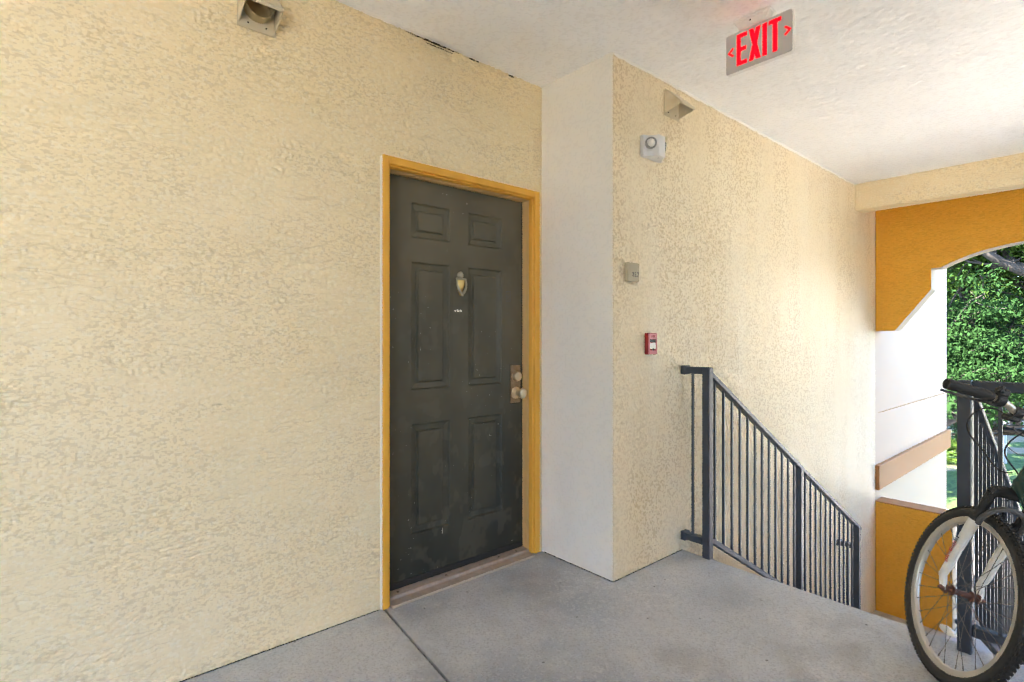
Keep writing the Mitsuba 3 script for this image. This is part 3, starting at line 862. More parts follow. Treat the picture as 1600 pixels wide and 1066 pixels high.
def wheel(t, nm, off, spokes=True):
    w = nm
    tyre = [(0.277 + 0.0235 + 0.0220 * math.cos(a), 0.0215 * math.sin(a)) for a in np.linspace(0, 2 * np.pi, 18, endpoint=False)]
    scene[t + '__' + w] = mikit.ply(to_bike(ring(tyre), off), 'mat_tyre_side', smooth=True)
    tag(t + '__' + w, 'black knobbly tyre of the front wheel' if nm == 'front_wheel' else None)
    lugs = []
    rng_ = np.random.default_rng(4)
    for i in range(110):
        a = 2 * np.pi * i / 110
        for s_, tilt in ((-0.0155, 0.55), (-0.0055, 0.18), (0.0055, -0.18), (0.0155, -0.55)):
            aa = a + (math.pi / 110 if abs(s_) < 0.01 else 0)
            b_ = box(-0.0052, 0.0052, -0.0042, 0.0042, -0.002, 0.0042)
            rr = 0.277 + 0.0235 + 0.0214 * math.sqrt(max(0, 1 - (s_ / 0.0215) ** 2))
            R1 = trimesh.transformations.rotation_matrix(-tilt, [1, 0, 0])
            R2 = trimesh.transformations.rotation_matrix(math.pi / 2 - aa, [0, 1, 0])
            b_.apply_transform(R1)
            b_.apply_translation((0, s_, rr))
            b_.apply_transform(R2)
            lugs.append(b_)
    scene[t + '__' + w + '__tread_lugs'] = mikit.ply(to_bike(cat(lugs), off), 'mat_rubber')
    tag(t + '__' + w + '__tread_lugs', kind='stuff')
    rim_ = [(0.283, -0.0125), (0.285, -0.0115), (0.280, -0.009), (0.280, 0.009), (0.285, 0.0115), (0.283, 0.0125), (0.266, 0.0115), (0.262, 0.008), (0.260, 0), (0.262, -0.008), (0.266, -0.0115)]
    scene[t + '__' + w + '__rim'] = mikit.ply(to_bike(ring(rim_), off), 'mat_rim', smooth=40)
    hub = lathe([(0, -0.048), (0.008, -0.048), (0.009, -0.036), (0.0185, -0.034), (0.0185, -0.0315), (0.0105, -0.027), (0.0105, 0.027), (0.0185, 0.0315), (0.0185, 0.034), (0.009, 0.036), (0.008, 0.048), (0, 0.048)], 24, (0, 0, 0), (0, 1, 0))
    scene[t + '__' + w + '__hub'] = mikit.ply(to_bike(hub, off), 'mat_hub', smooth=40)
    if spokes:
        nsp = 32
        for i in range(nsp):
            side = -1 if i % 2 else 1
            a = 2 * np.pi * i / nsp + 0.06
            off_a = (0.95 if (i // 2) % 2 else -0.95)
            p0 = np.array([0.0195 * math.cos(a + off_a), side * 0.0325, 0.0195 * math.sin(a + off_a)])
            p1 = np.array([0.259 * math.cos(a), side * 0.003, 0.259 * math.sin(a)])
            d_ = p1 - p0
            p2 = p1 - d_ / np.linalg.norm(d_) * 0.014
            m_ = cat(tube([p0, p2], 0.0011, 5), tube([p2, p1], 0.0022, 6))
            add(t + '__' + w + '__spoke', to_bike(m_, off), 'mat_spoke')


wheel(bt, 'front_wheel', (0, 0, 0))
# oval spoke reflector near the bottom of the wheel
ref = ext_xz(affinity.scale(Point(0, 0).buffer(1, 16), 0.045, 0.014), 0.010, 0.005)
ref.apply_transform(trimesh.transformations.rotation_matrix(0.10, [0, 1, 0]))
scene[bt + '__front_wheel__reflector'] = mikit.ply(to_bike(ref, (0.005, 0.0, -0.150)), 'mat_reflector')

FA = math.radians(17)


def F_(s, b, fwd=0.0):
    """point on the steering axis plane, s metres up from the hub, b sideways"""
    return (-math.sin(FA) * s + 0.04 * min(1, s / 0.12) + fwd, b, math.cos(FA) * s)


def bike_tube(pts, r, sec=14):
    return to_bike(tube(np.asarray(pts, float), r, sec))


for sd in (-1, 1):
    leg = [(0.0, sd * 0.060, -0.006), (0.006, sd * 0.062, 0.012), (0.022, sd * 0.063, 0.045), F_(0.10, sd * 0.064), F_(0.16, sd * 0.064), F_(0.235, sd * 0.064), F_(0.27, sd * 0.064), F_(0.300, sd * 0.064)]
    k = add(bt + '__fork_leg', bike_tube(leg, [0.010, 0.012, 0.0135, 0.0155, 0.0165, 0.0175, 0.0185, 0.0185], 18), 'mat_fork', smooth=45, label='white lower fork leg with red lettering' if sd < 0 else None)
    add(bt + '__fork_leg__dropout', to_bike(cat(box(-0.012, 0.014, sd * 0.054 - 0.004, sd * 0.054 + 0.004, -0.016, 0.016, 0.002), lathe([(0, 0), (0.010, 0), (0.009, 0.010), (0.005, 0.016), (0, 0.016)], 14, (0, sd * 0.062, 0), (0, sd, 0)))), 'mat_hub')
    add(bt + '__fork_stanchion', bike_tube([F_(0.30, sd * 0.064), F_(0.318, sd * 0.064), F_(0.325, sd * 0.064), F_(0.42, sd * 0.064)], [0.0205, 0.020, 0.0150, 0.0150], 18), 'mat_black', smooth=45)
    add(bt + '__brake_arm', bike_tube([F_(0.265, sd * 0.05, 0.03), F_(0.30, sd * 0.048, 0.042), F_(0.345, sd * 0.035, 0.044), F_(0.365, sd * 0.02, 0.042)], [0.007, 0.007, 0.006, 0.005], 8), 'mat_black')
    add(bt + '__brake_arm__boss', to_bike(lathe([(0, 0), (0.009, 0), (0.009, 0.02), (0.006, 0.026), (0, 0.026)], 12, F_(0.262, sd * 0.056, 0.015), (1, 0, 0.2))), 'mat_hub')
crown = cat(bike_tube([F_(0.415, -0.064), F_(0.425, -0.058), F_(0.432, -0.03), F_(0.435, 0), F_(0.432, 0.03), F_(0.425, 0.058), F_(0.415, 0.064)], [0.019, 0.020, 0.0215, 0.023, 0.0215, 0.020, 0.019]))
scene[bt + '__fork_crown'] = mikit.ply(crown, 'mat_black', smooth=45)
brace = spline([F_(0.29, -0.062, -0.018), F_(0.345, -0.055, -0.030), F_(0.372, -0.025, -0.034), F_(0.376, 0.0, -0.034), F_(0.372, 0.025, -0.034), F_(0.345, 0.055, -0.030), F_(0.29, 0.062, -0.018)], 20)
scene[bt + '__fork_brace'] = mikit.ply(to_bike(tube(brace, 0.0095, 12)), 'mat_brace', smooth=45)
# red lettering strokes on the left lower leg (worn, illegible)
rng = np.random.default_rng(12)
dec, dark = [], []
for i in range(15):
    s_ = 0.105 + i * 0.0075
    base = np.array(F_(s_, -0.0805 - 0.00035 * i))
    for kk in range(2):
        fw_ = (0.004 if kk else -0.005) + 0.002 * (rng.random() - 0.5)
        b_ = box(-0.0022 - 0.002 * rng.random(), 0.0022, -0.0012, 0.0012, -0.0011, 0.0011 + 0.002 * rng.random())
        b_.apply_transform(trimesh.transformations.rotation_matrix(0.5 * (rng.random() - 0.5) - FA, [0, 1, 0]))
        b_.apply_translation(base + np.array([fw_, 0.0005 if abs(fw_) < 0.006 else 0.001, 0]))
        (dark if i >= 12 else dec).append(b_)
scene[bt + '__fork_leg__lettering'] = mikit.ply(to_bike(cat(dec)), 'mat_decal_red')
scene[bt + '__fork_leg__lettering_001'] = mikit.ply(to_bike(cat(dark)), 'mat_decal_dark')
# frame
HT0, HT1 = np.array(F_(0.455, 0)), np.array(F_(0.600, 0))
BB = np.array((-0.635, 0, -0.02)); RH = np.array((-1.06, 0, 0.0)); ST = np.array((-0.78, 0, 0.42))
add(bt + '__head_tube', bike_tube([HT0 - 0.012 * np.array((-math.sin(FA), 0, math.cos(FA))), HT0, HT1, HT1 + 0.01 * np.array((-math.sin(FA), 0, math.cos(FA)))], [0.022, 0.020, 0.020, 0.022], 18), 'mat_bike_frame', smooth=45)
add(bt + '__down_tube', bike_tube([HT0 + (0, 0, 0.03), BB], 0.0215, 18), 'mat_bike_frame', smooth=45)
add(bt + '__top_tube', bike_tube([HT1 - (0, 0, 0.03), ST], 0.017, 16), 'mat_bike_frame', smooth=45)
add(bt + '__seat_tube', bike_tube([BB, ST + (-0.01, 0, 0.04)], 0.0165, 16), 'mat_bike_frame', smooth=45)
for sd in (-1, 1):
    add(bt + '__chain_stay', bike_tube([BB + (-0.03, sd * 0.03, 0), (-0.85, sd * 0.05, 0.0), RH + (0, sd * 0.06, 0)], 0.009, 10), 'mat_bike_frame', smooth=45)
    add(bt + '__seat_stay', bike_tube([ST + (0, sd * 0.02, 0), (-0.90, sd * 0.05, 0.25), RH + (0, sd * 0.06, 0)], 0.008, 10), 'mat_bike_frame', smooth=45)
    cr = np.array((-0.635 + sd * 0.12, sd * 0.075, -0.02 - sd * 0.12))
    add(bt + '__crank', bike_tube([BB + (0, sd * 0.06, 0), cr], 0.010, 10), 'mat_grey_plastic', smooth=45)
    add(bt + '__pedal', to_bike(box(cr[0] - 0.045, cr[0] + 0.045, cr[1] + sd * 0.05 - 0.045, cr[1] + sd * 0.05 + 0.045, cr[2] - 0.012, cr[2] + 0.012, 0.004)), 'mat_black')
add(bt + '__chainring', to_bike(lathe([(0.06, 0), (0.085, 0), (0.085, 0.004), (0.06, 0.004), (0.06, 0)], 40, BB + (0, 0.045, 0), (0, 1, 0))), 'mat_spoke')
add(bt + '__seat_post', bike_tube([ST + (-0.01, 0, 0.02), ST + (-0.045, 0, 0.16)], 0.0135, 12), 'mat_grey_plastic', smooth=45)
sad = trimesh.creation.icosphere(subdivisions=3)
v = sad.vertices.copy()
v[:, 0] *= 0.135; v[:, 1] *= 0.03 + 0.045 * np.clip(0.5 - v[:, 0] / 0.27, 0, 1); v[:, 2] *= 0.030
sad.vertices = v
add(bt + '__saddle', to_bike(sad, ST + (-0.05, 0, 0.185)), 'mat_black', smooth=True)
wheel(bt, 'rear_wheel', (-1.06, 0, 0), True)
# stem, bars, controls
SB = np.array(F_(0.665, 0)); HB = np.array(F_(0.72, 0, 0.075))
add(bt + '__stem', bike_tube([np.array(F_(0.59, 0)), SB, HB], [0.016, 0.018, 0.016], 14), 'mat_black', smooth=45)
sw = lambda t_: HB + np.array([-0.10 * abs(t_) ** 1.2, t_, 0.0])
riser = [(-0.32, .036), (-0.25, .035), (-0.17, .033), (-0.135, .028), (-0.10, .012), (-0.06, -0.004), (0, -0.006), (0.06, -0.004), (0.10, .012), (0.135, .028), (0.17, .033), (0.25, .035), (0.32, .036)]
barpts = spline([sw(t_) + (0, 0, z_) for t_, z_ in riser], 60)
add(bt + '__handlebar', bike_tube(barpts, 0.0125, 14), 'mat_bar', smooth=45)
for sd in (-1, 1):
    gp = [sw(sd * t_) + (0, 0, 0.0345 + 0.0015 * (t_ - 0.17) / 0.15) for t_ in (0.172, 0.18, 0.20, 0.26, 0.30, 0.318, 0.326, 0.330)]
    add(bt + '__grip', bike_tube(gp, [0.0160, 0.0195, 0.0185, 0.0185, 0.019, 0.0205, 0.0185, 0.009], 18), 'mat_rubber', smooth=45)
    cl = sw(sd * 0.148) + (0, 0, 0.031)
    add(bt + '__shifter', to_bike(cat(lathe([(0.0126, -0.014), (0.021, -0.014), (0.023, -0.008), (0.023, 0.012), (0.020, 0.014), (0.0126, 0.014), (0.0126, -0.014)], 20, cl, (0, 1, 0)), box(cl[0] - 0.022, cl[0] + 0.010, cl[1] - 0.020, cl[1] + 0.016, cl[2] + 0.012, cl[2] + 0.040, 0.006), box(cl[0] - 0.030, cl[0] - 0.012, cl[1] - 0.024 , cl[1] - 0.006, cl[2] + 0.022, cl[2] + 0.046, 0.004))), 'mat_black')
    lever = spline([cl + (0.018, sd * 0.005, -0.012), cl + (0.030, sd * 0.03, -0.018), cl + (0.030, sd * 0.10, -0.021), cl + (0.022, sd * 0.168, -0.019)], 20)
    add(bt + '__brake_lever', cat(to_bike(tube(lever, np.linspace(0.0065, 0.0045, 20), 8)), to_bike(box(cl[0] + 0.005, cl[0] + 0.035, cl[1] - 0.018, cl[1] + 0.018, cl[2] - 0.026, cl[2] + 0.004, 0.005))), 'mat_lever', smooth=45)
bl = sw(-0.082) + (0, 0, 0.004)
add(bt + '__bar_mount', to_bike(cat(lathe([(0.0126, -0.012), (0.020, -0.012), (0.020, 0.012), (0.0126, 0.012), (0.0126, -0.012)], 18, bl, (0, 1, 0)), box(bl[0] - 0.01, bl[0] + 0.045, bl[1] - 0.016, bl[1] + 0.016, bl[2] - 0.034, bl[2] - 0.012, 0.005))), 'mat_black')
cable = spline([sw(-0.10) + (0.03, 0, -0.01), sw(-0.135) + (0.11, -0.01, -0.035), sw(-0.14) + (0.13, 0.0, -0.09), sw(-0.10) + (0.10, 0.02, -0.16), sw(-0.03) + (0.06, 0, -0.21), HT0 + (0.03, -0.012, 0.05)], 40)
add(bt + '__brake_cable', bike_tube(cable, 0.0027, 8), 'mat_black')
cable2 = spline([sw(0.10) + (0.03, 0, -0.01), sw(0.06) + (0.12, 0.0, -0.03), sw(0.0) + (0.12, 0.0, -0.14), HT0 + (0.035, 0.01, 0.05), F_(0.40, 0.01, 0.03)], 40)
add(bt + '__brake_cable', bike_tube(cable2, 0.0027, 8), 'mat_black')

# ------------------------------------------------------------------ outside ground
def ground(x0, x1, y0, y1, nx, ny, z):
    X, Y = np.meshgrid(np.linspace(x0, x1, nx), np.linspace(y0, y1, ny), indexing='ij')
    Z = z + 0.10 * (meshkit.noise(np.stack([X * 0.15, Y * 0.15, 0 * X], -1)) - 0.5)
    V = np.stack([X, Y, Z], -1).reshape(-1, 3)
    i = np.arange(nx * ny).reshape(nx, ny)
    F = np.concatenate([np.stack([i[:-1, :-1], i[1:, :-1], i[1:, 1:]], -1).reshape(-1, 3), np.stack([i[:-1, :-1], i[1:, 1:], i[:-1, 1:]], -1).reshape(-1, 3)])
    return trimesh.Trimesh(V, F, process=False)


add('lawn', ground(-600, 900, -700, 700, 301, 281, ZG), 'mat_lawn', smooth=True, label='lawn with dry sandy patches under the trees', kind='structure')
add('walkway', box(13.5, 27.5, -9.5, 7.0, ZG - 0.2, ZG + 0.09), 'mat_paving', label='pale concrete walkway below the building', kind='structure')
add('bounce_courtyard', box(-30, 4.5, -30, YS - 0.3, ZG - 0.2, ZG + 0.085), 'mat_paving', label='unseen pale concrete paving added beside the building to bounce light', kind='structure')  # added out of view as pale ground bouncing light into the corridor
add('parking_lot', box(62, 84, -80, 90, ZG - 0.2, ZG + 0.08), 'mat_asphalt', label='asphalt parking lot beyond the trees', kind='structure')

# ------------------------------------------------------------------ added building out of view, bounces sunlight through the arch
nt = thing('bounce_building', 'unseen white stucco building added across the walkway to bounce sunlight through the arch', 'building')
NX0, NX1, NY0, NY1 = 19.0, 27.0, -10.2, -5.0
openings = [(y, z) for y in (-9.6, -6.8) for z in (-4.6, -1.5, 1.6, 4.7)]
facade = sbox(NY0, ZG - 0.3, NY1, 7.0).difference(unary_union([sbox(y, z, y + 1.0, z + 1.3) for y, z in openings]))
scene[nt + '__wall'] = mikit.ply(cat(ext_yz(facade, 0.2, NX0), box(NX0 + 0.2, NX1, NY0, NY1, ZG - 0.3, 7.0)), 'mat_bounce_building')
scene[nt + '__roof'] = mikit.ply(box(NX0 - 0.3, NX1 + 0.3, NY0 - 0.3, NY1 + 0.3, 7.0, 7.25), 'mat_roof')
for y, z in openings:
    k = add(nt + '__window', box(NX0 + 0.12, NX0 + 0.14, y, y + 1.0, z, z + 1.3), 'mat_car_glass')
    scene[k + '__frame'] = mikit.ply(ext_yz(sbox(y, z, y + 1.0, z + 1.3).difference(sbox(y + 0.05, z + 0.05, y + 0.95, z + 1.25)), 0.05, NX0 + 0.08), 'mat_white_plastic')

# ------------------------------------------------------------------ trees
def leaf_cloud(rng, centers, per, sigma, size):
    n = len(centers) * per
    c = np.repeat(centers, per, 0) + rng.normal(size=(n, 3)) * sigma * np.array([1, 1, 0.6])
    a = rng.normal(size=(n, 3)); a /= np.linalg.norm(a, axis=1, keepdims=True)
    h = rng.normal(size=(n, 3)) * 0.8 + np.array([0, 0, 1.0])
    b = np.cross(a, h); b /= np.maximum(np.linalg.norm(b, axis=1, keepdims=True), 1e-6)
    s = size * (0.6 + 0.8 * rng.random((n, 1)))
    V = np.stack([c - a * s, c + b * s * 0.45, c + a * s, c - b * s * 0.45], 1).reshape(-1, 3)
    i = np.arange(n)[:, None] * 4
    F = np.concatenate([i + [0, 1, 2], i + [0, 2, 3]], 0)
    return V, F


def grow(rng, start, direction, length, radius, depth, tubes, tips, up=0.15):
    k = 7
    pts = [np.array(start, float)]
    d = np.array(direction, float); d /= np.linalg.norm(d)
    for i in range(k - 1):
        d = d + rng.normal(size=3) * 0.16 + np.array([0, 0, up * 0.25])
        d /= np.linalg.norm(d)
        pts.append(pts[-1] + d * length / (k - 1))
    rad = np.linspace(radius, radius * 0.55, k)
    tubes.append(tube(pts, rad, 8 if depth > 1 else 5))
    if depth == 0:
        tips += [pts[-1], pts[-2], pts[-4]]
        return
    nb = 4 if depth >= 2 else 4
    for j in range(nb):
        i = k - 1 if j == 0 else rng.integers(2, k - 1)
        dd = d * 0.7 + rng.normal(size=3) * 0.75
        dd[2] = dd[2] * 0.6 + up
        grow(rng, pts[i], dd, length * (0.55 + 0.25 * rng.random()), rad[i] * 0.6, depth - 1, tubes, tips, up)


def branch_path(tubes, tips, rng, pts, r0, r1, nsub=7, sub=1.6, depth=1):
    c = spline(pts, 20)
    tubes.append(tube(c, np.linspace(r0, r1, 20), 10))
    for j in range(nsub):
        i = rng.integers(5, 20)
        dd = rng.normal(size=3); dd[2] = abs(dd[2]) * 0.7
        grow(rng, c[i], dd, sub * (0.6 + 0.7 * rng.random()), 0.04, depth, tubes, tips, 0.2)


def tree_meshes(seed, height, tr, spread, base, leaf=0.10, per=56, sigma=0.31, lean=(0, 0)):
    rng = np.random.default_rng(seed)
    tubes, tips = [], []
    k = 6
    tp = [np.array([lean[0] * i / k, lean[1] * i / k, base * i / (k - 1)]) + rng.normal(size=3) * [0.07, 0.07, 0] * (i > 0) for i in range(k)]
    tubes.append(tube(tp, np.linspace(tr * 1.25, tr * 0.8, k), 12))
    nl = 7
    for j in range(nl):
        a = 2 * np.pi * j / nl + rng.random() * 0.6
        el = 0.25 + 0.9 * rng.random()
        L = spread * (0.75 + 0.4 * rng.random()) * (1.0 if el < 0.8 else (height - base) / spread * 0.62)
        grow(rng, tp[-1 - (j % 2)], [math.cos(a) * math.cos(el), math.sin(a) * math.cos(el), math.sin(el)], L * 0.62, tr * 0.55, 2, tubes, tips)
    tips = [q for q in tips if q[2] > base + 0.1]
    V, F = leaf_cloud(rng, np.array(tips), per, sigma, leaf)
    return cat(tubes), trimesh.Trimesh(V, F, process=False)


GROUP = None
kinds = [tree_meshes(21, 12.0, 0.30, 5.5, 3.6), tree_meshes(34, 13.0, 0.26, 5.0, 4.6), tree_meshes(47, 10.5, 0.24, 4.6, 3.0)]
kind_ply = [(mikit.ply(a, 'mat_bark', smooth=True), mikit.ply(b, f'mat_leaf_{i}')) for i, (a, b) in enumerate(kinds)]


def place_tree(k, x, y, rot, s, label):
    t = thing('tree', label, 'tree')
    M = T().translate([x, y, ZG - 0.05]).rotate([0, 0, 1], rot).scale(s)
    scene[t + '__trunk'] = {**kind_ply[k][0], 'to_world': M}
    scene[t + '__crown'] = {**kind_ply[k][1], 'to_world': M}


# nearest oak: sprawling limbs seen through the arch
def sprawling_oak(label, base, trunk_pts, limbs, seed, leafmat, extra):
    rng = np.random.default_rng(seed)
    t = thing('oak_tree', label, 'tree')
    tubes, tips = [], []
    tubes.append(tube(spline(trunk_pts, 16), np.linspace(0.34, 0.22, 16), 12))
    for pts, r0, r1, ns in limbs:
        branch_path(tubes, tips, rng, pts, r0, r1, ns)
    bare = []
    for pts, r0, r1, ns in limbs:
        c_ = spline(pts, 20)
        for j in range(6):
            q_ = c_[rng.integers(6, 20)]
            d_ = rng.normal(size=3); d_[2] = abs(d_[2]) * 0.6 - 0.1
            grow(rng, q_, d_, 1.1 + 0.8 * rng.random(), 0.028, 1, tubes, bare, 0.1)
    for st_, d_, L_ in extra:
        grow(rng, st_, d_, L_, 0.11, 2, tubes, tips)
    scene[t + '__trunk'] = mikit.ply(cat(tubes), 'mat_bark', smooth=True)
    tips = [q for q in tips if q[2] > -0.75]
    V, F = leaf_cloud(rng, np.array(tips), 85, 0.27, 0.060)
    scene[t + '__crown'] = mikit.ply(trimesh.Trimesh(V, F, process=False), leafmat)


sprawling_oak('sprawling oak whose low bare limb rises behind the handlebar', None,
              [(19.0, 4.7, ZG - 0.1), (19.2, 4.6, -4.4), (19.4, 4.5, -3.1), (19.6, 4.3, -2.2)],
              [([(19.6, 4.3, -2.2), (20.38, 3.57, -1.18), (21.04, 3.01, -0.72), (21.47, 2.63, -0.12), (22.05, 2.13, 0.87), (22.78, 1.51, 2.4)], 0.17, 0.10, 7),
               ([(19.6, 4.3, -2.3), (20.5, 4.0, -0.62), (21.32, 3.43, 0.23), (21.92, 2.91, 0.86), (22.37, 2.52, 1.55), (22.92, 2.05, 2.9)], 0.14, 0.07, 9)],
              71, 'mat_leaf_0', [((19.6, 4.3, -2.2), (-0.2, 0.6, 0.8), 3.2), ((21.5, 3.2, 0.5), (0.2, 0.3, 1), 2.6), ((22.0, 2.2, 1.0), (0.3, -0.2, 1), 2.8), ((20.4, 4.0, -0.6), (0.1, 0.3, 1), 3.4), ((19.6, 4.2, -2.0), (-0.5, -0.3, 0.8), 1.8), ((20.3, 3.6, -1.2), (-0.7, -0.1, 0.7), 1.6), ((20.9, 3.1, -0.8), (-0.7, 0.2, 0.7), 1.6), ((21.4, 2.7, -0.2), (-0.6, 0.3, 0.8), 1.5)])
sprawling_oak('oak with a thick purple brown limb crossing the top of the arch opening', None,
              [(21.0, -0.6, ZG - 0.1), (21.1, -0.5, -3.5), (21.0, -0.2, -1.0), (20.8, 0.3, 1.0)],
              [([(20.8, 0.3, 1.0), (20.57, 0.77, 1.93), (19.81, 1.43, 2.68), (19.3, 1.87, 2.98), (18.79, 2.31, 3.27), (18.47, 2.58, 3.54), (18.03, 2.96, 3.8)], 0.20, 0.09, 12),
               ([(20.8, 0.3, 1.0), (20.6, 1.0, 2.6), (20.2, 1.6, 4.2), (19.9, 2.3, 5.4)], 0.15, 0.07, 9)],
              83, 'mat_leaf_1', [((20.8, 0.3, 1.2), (0.3, -0.6, 0.9), 3.2), ((20.2, 1.6, 3.6), (-0.2, 0.5, 1), 2.8), ((19.3, 1.9, 3.0), (0.2, 0.4, 0.7), 2.6), ((18.5, 2.6, 3.5), (0.1, 0.7, 0.3), 2.0), ((19.3, 1.9, 3.1), (0.7, 0.35, 0.35), 2.6), ((19.0, 2.2, 3.2), (0.8, 0.6, 0.15), 2.6), ((18.6, 2.5, 3.5), (0.5, 0.5, 0.1), 2.2), ((20.2, 1.3, 2.2), (0.7, 0.4, 0.3), 2.4)])
spots = [(2, 28.5, 6.6, 40, 0.95, 'tree just left of the low limb, behind the wing wall edge'),
         (0, 30.5, 2.2, 150, 1.0, 'dark green tree in the middle of the arch view'),
         (1, 33.0, -2.5, 60, 1.0, 'bright green tree to the right of the arch view'),
         (1, 44.0, 5.6, 230, 0.9, 'slender pale trunk tree on the sunny lawn'),
         (0, 53.4, 5.6, 10, 0.95, 'tree with a stout brown trunk at the edge of the parking lot'),
         (2, 47.0, 12.0, 100, 1.1, 'tree farther left beyond the wing wall'),
         (0, 41.0, -8.0, 200, 1.05, 'large tree on the lawn far to the right'),
         (1, 25.0, -9.5, 310, 0.95, 'tree near the walkway on the right'),
         (2, 58.0, -3.0, 20, 1.1, 'tree beside the parked cars on the right'),
         (1, 60.0, 13.5, 75, 1.15, 'tall tree behind the parked cars on the left'),
         (0, 88.0, 7.0, 120, 1.5, 'big tree beyond the parking lot'),
         (2, 88.0, 19.0, 250, 1.5, 'second big tree beyond the parking lot'),
         (1, 90.0, -6.0, 180, 1.5, 'third tree beyond the parking lot, farthest right')]
spots += [(1, 36.0, 5.4, 200, 1.3, 'tall tree behind the front trees, left of the pole'),
          (1, 46.0, 8.6, 20, 1.35, 'tall tree deep in the arch view, left of the slender trunk'),
          (1, 27.5, 4.3, 130, 0.95, 'tree right behind the two oaks, filling the top of the arch'),
          (0, 9.0, -8.5, 15, 0.95, 'unseen tree added close to the building to screen the sky, well right of the arch'),  # from here on, trees added out of view to block sky light
          (2, 13.0, -11.5, 95, 1.15, 'second added tree in the unseen sky screening row right of the plaza'),
          (0, 17.5, -13.5, 170, 1.1, 'third added tree in the unseen sky screening row right of the plaza'),
          (0, 5.6, -7.5, 220, 0.9, 'unseen tree added at the paving corner to screen the sky'),
          (1, 12.5, -7.9, 20, 1.0, 'slim unseen tree added between the plaza and the building to screen the sky'),
          (2, 7.0, -13.5, 300, 1.2, 'unseen tree added behind the screening row, nearest to the paving'),
          (1, 11.5, -16.5, 50, 1.2, 'rear added tree of the unseen sky screening row right of the plaza')]
for k_, x_, y_, r_, s_, lb in spots:
    place_tree(k_, x_, y_, r_, s_, lb)

# fan palm and palmetto
def fan_frond(rng, origin, direction, stem, rad, n=17):
    d = np.array(direction, float); d /= np.linalg.norm(d)
    s = np.cross(d, [0, 0, 1.0]); s /= np.linalg.norm(s)
    u = np.cross(s, d)
    tip = np.array(origin) + d * stem
    ms = [tube([origin, np.array(origin) + d * stem * 0.5 + [0, 0, 0.03], tip], 0.014, 5)]
    V, F = [], []
    for i, a in enumerate(np.linspace(-2.1, 2.1, n)):
        dir_ = d * math.cos(a) + s * math.sin(a)
        w_ = np.cross(dir_, u) * rad * 0.05
        L = rad * (0.85 + 0.25 * rng.random()) * (1 - 0.06 * abs(a))
        p = [tip, tip + dir_ * L * 0.5 + w_ + u * 0.03, tip + dir_ * L + u * (-0.15 * L), tip + dir_ * L * 0.5 - w_ + u * 0.03]
        b_ = len(V)
        V += p
        F += [(b_, b_ + 1, b_ + 2), (b_, b_ + 2, b_ + 3)]
    ms.append(trimesh.Trimesh(V, F, process=False))
    return cat(ms)


def palm(name, label, x, y, zt, nf, stem, rad, seed, lm):
    rng = np.random.default_rng(seed)
    t = thing(name, label, 'palm')
    if zt > ZG + 0.8:
        scene[t + '__trunk'] = mikit.ply(tube(spline([(x + 0.2, y, ZG - 0.1), (x + 0.1, y + 0.05, (ZG + zt) / 2), (x, y, zt)], 14), np.linspace(0.17, 0.13, 14), 10), 'mat_bark', smooth=True)
    for i in range(nf):
        a = 2.4 * i
        el = -0.5 + 1.7 * (i / nf)
        add(t + '__frond', fan_frond(rng, (x, y, zt), (math.cos(a) * math.cos(el), math.sin(a) * math.cos(el), math.sin(el)), stem, rad), lm)


palm('fan_palm', 'fan palm with spiky fronds just left of the railing post', 24.2, 4.75, -0.75, 24, 0.85, 0.85, 2, 'mat_leaf_2')
palm('palmetto', 'low bright palmetto clump on the lawn below the fan palm', 38.3, 6.65, ZG + 0.45, 18, 0.7, 0.75, 6, 'mat_leaf_1')

# grey pole
pt = thing('light_pole', 'grey metal light pole standing on the sunny lawn', 'light pole')
scene[pt + '__shaft'] = mikit.ply(tube([(40.53, 4.71, ZG - 0.1), (40.53, 4.71, -2.0), (40.53, 4.71, 0.2)], [0.10, 0.09, 0.08], 14), 'mat_pole', smooth=40)
scene[pt + '__lamp_head'] = mikit.ply(lathe([(0, 0), (0.10, 0), (0.22, 0.1), (0.26, 0.35), (0.2, 0.42), (0, 0.45)], 18, (40.53, 4.71, 0.19)), 'mat_pole', smooth=40)

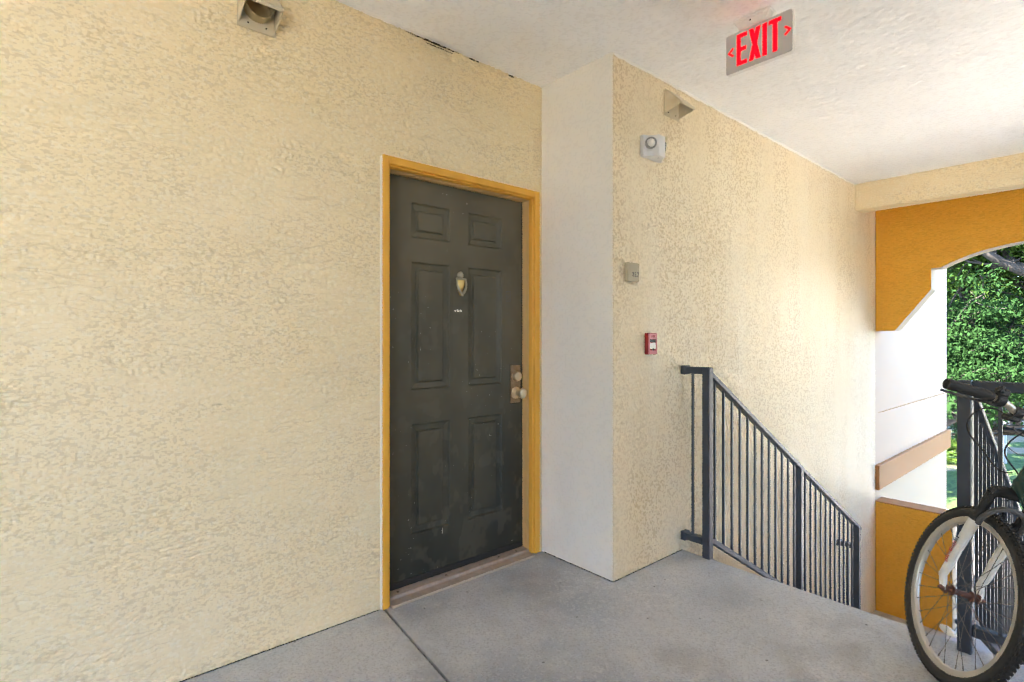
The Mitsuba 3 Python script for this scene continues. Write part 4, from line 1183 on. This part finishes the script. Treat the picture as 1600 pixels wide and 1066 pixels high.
# parked cars
def make_car(x, y, rot, paint, label):
    t = thing('parked_car', label, 'car', 'cars parked beyond the trees')
    M = T().translate([x, y, ZG + 0.08]).rotate([0, 0, 1], rot)
    body = Polygon([(-2.2, 0.28), (-2.22, 0.75), (-2.05, 0.92), (-1.4, 0.98), (0.95, 0.95), (1.95, 0.82), (2.2, 0.62), (2.22, 0.28)]).buffer(0.06)
    cab = Polygon([(-1.75, 0.92), (-1.15, 1.42), (0.15, 1.46), (1.0, 0.92)]).buffer(0.03)
    bm = ext_xz(body, 1.74, 0.87)
    cm = ext_xz(cab, 1.46, 0.73)
    gl = Polygon([(-1.60, 0.97), (-1.10, 1.37), (-0.35, 1.40), (-0.35, 0.97)]), Polygon([(-0.28, 0.97), (-0.28, 1.40), (0.12, 1.40), (0.85, 0.97)])
    def put(nm, m_, b_, sm=False):
        kk = key(t + '__' + nm)
        scene[kk] = {**mikit.ply(m_, b_, smooth=sm), 'to_world': M}
    put('body', bm, paint); put('cabin', cm, paint)
    for g_ in gl:
        put('window', ext_xz(g_, 0.01, 0.742), 'mat_car_glass')
        put('window', ext_xz(g_, 0.01, -0.732), 'mat_car_glass')
    put('windscreen', bar((1.02, 0, 0.97), (0.20, 0, 1.44), 1.36, 0.012), 'mat_car_glass')
    put('rear_screen', bar((-1.77, 0, 0.97), (-1.19, 0, 1.41), 1.36, 0.012), 'mat_car_glass')
    for wx in (-1.38, 1.36):
        for wy in (-0.80, 0.80):
            put('wheel', lathe([(0, -0.1), (0.30, -0.1), (0.33, -0.07), (0.33, 0.07), (0.30, 0.1), (0, 0.1)], 20, (wx, wy, 0.33), (0, 1, 0)), 'mat_rubber')
    for wy in (-0.62, 0.62):
        put('headlight', box(2.20, 2.285, wy - 0.17, wy + 0.17, 0.62, 0.74, 0.02), 'mat_lens')
        put('tail_light', box(-2.285, -2.2, wy - 0.15, wy + 0.15, 0.66, 0.80, 0.02), 'mat_red')


for x_, y_, pnt, lb in ((70.5, 3.2, 'silver', 'silver car parked farthest right beyond the lawn'), (70.0, 6.1, 'blue', 'blue car parked behind the brown tree trunk'), (70.4, 9.0, 'white', 'white car parked left of the blue car'), (70.2, 12.0, 'maroon', 'dark red car parked left of the white car'), (70.4, 15.1, 'charcoal', 'charcoal car parked farthest left')):
    make_car(x_, y_, 180 if pnt != 'white' else 0, 'mat_car_' + pnt, lb)
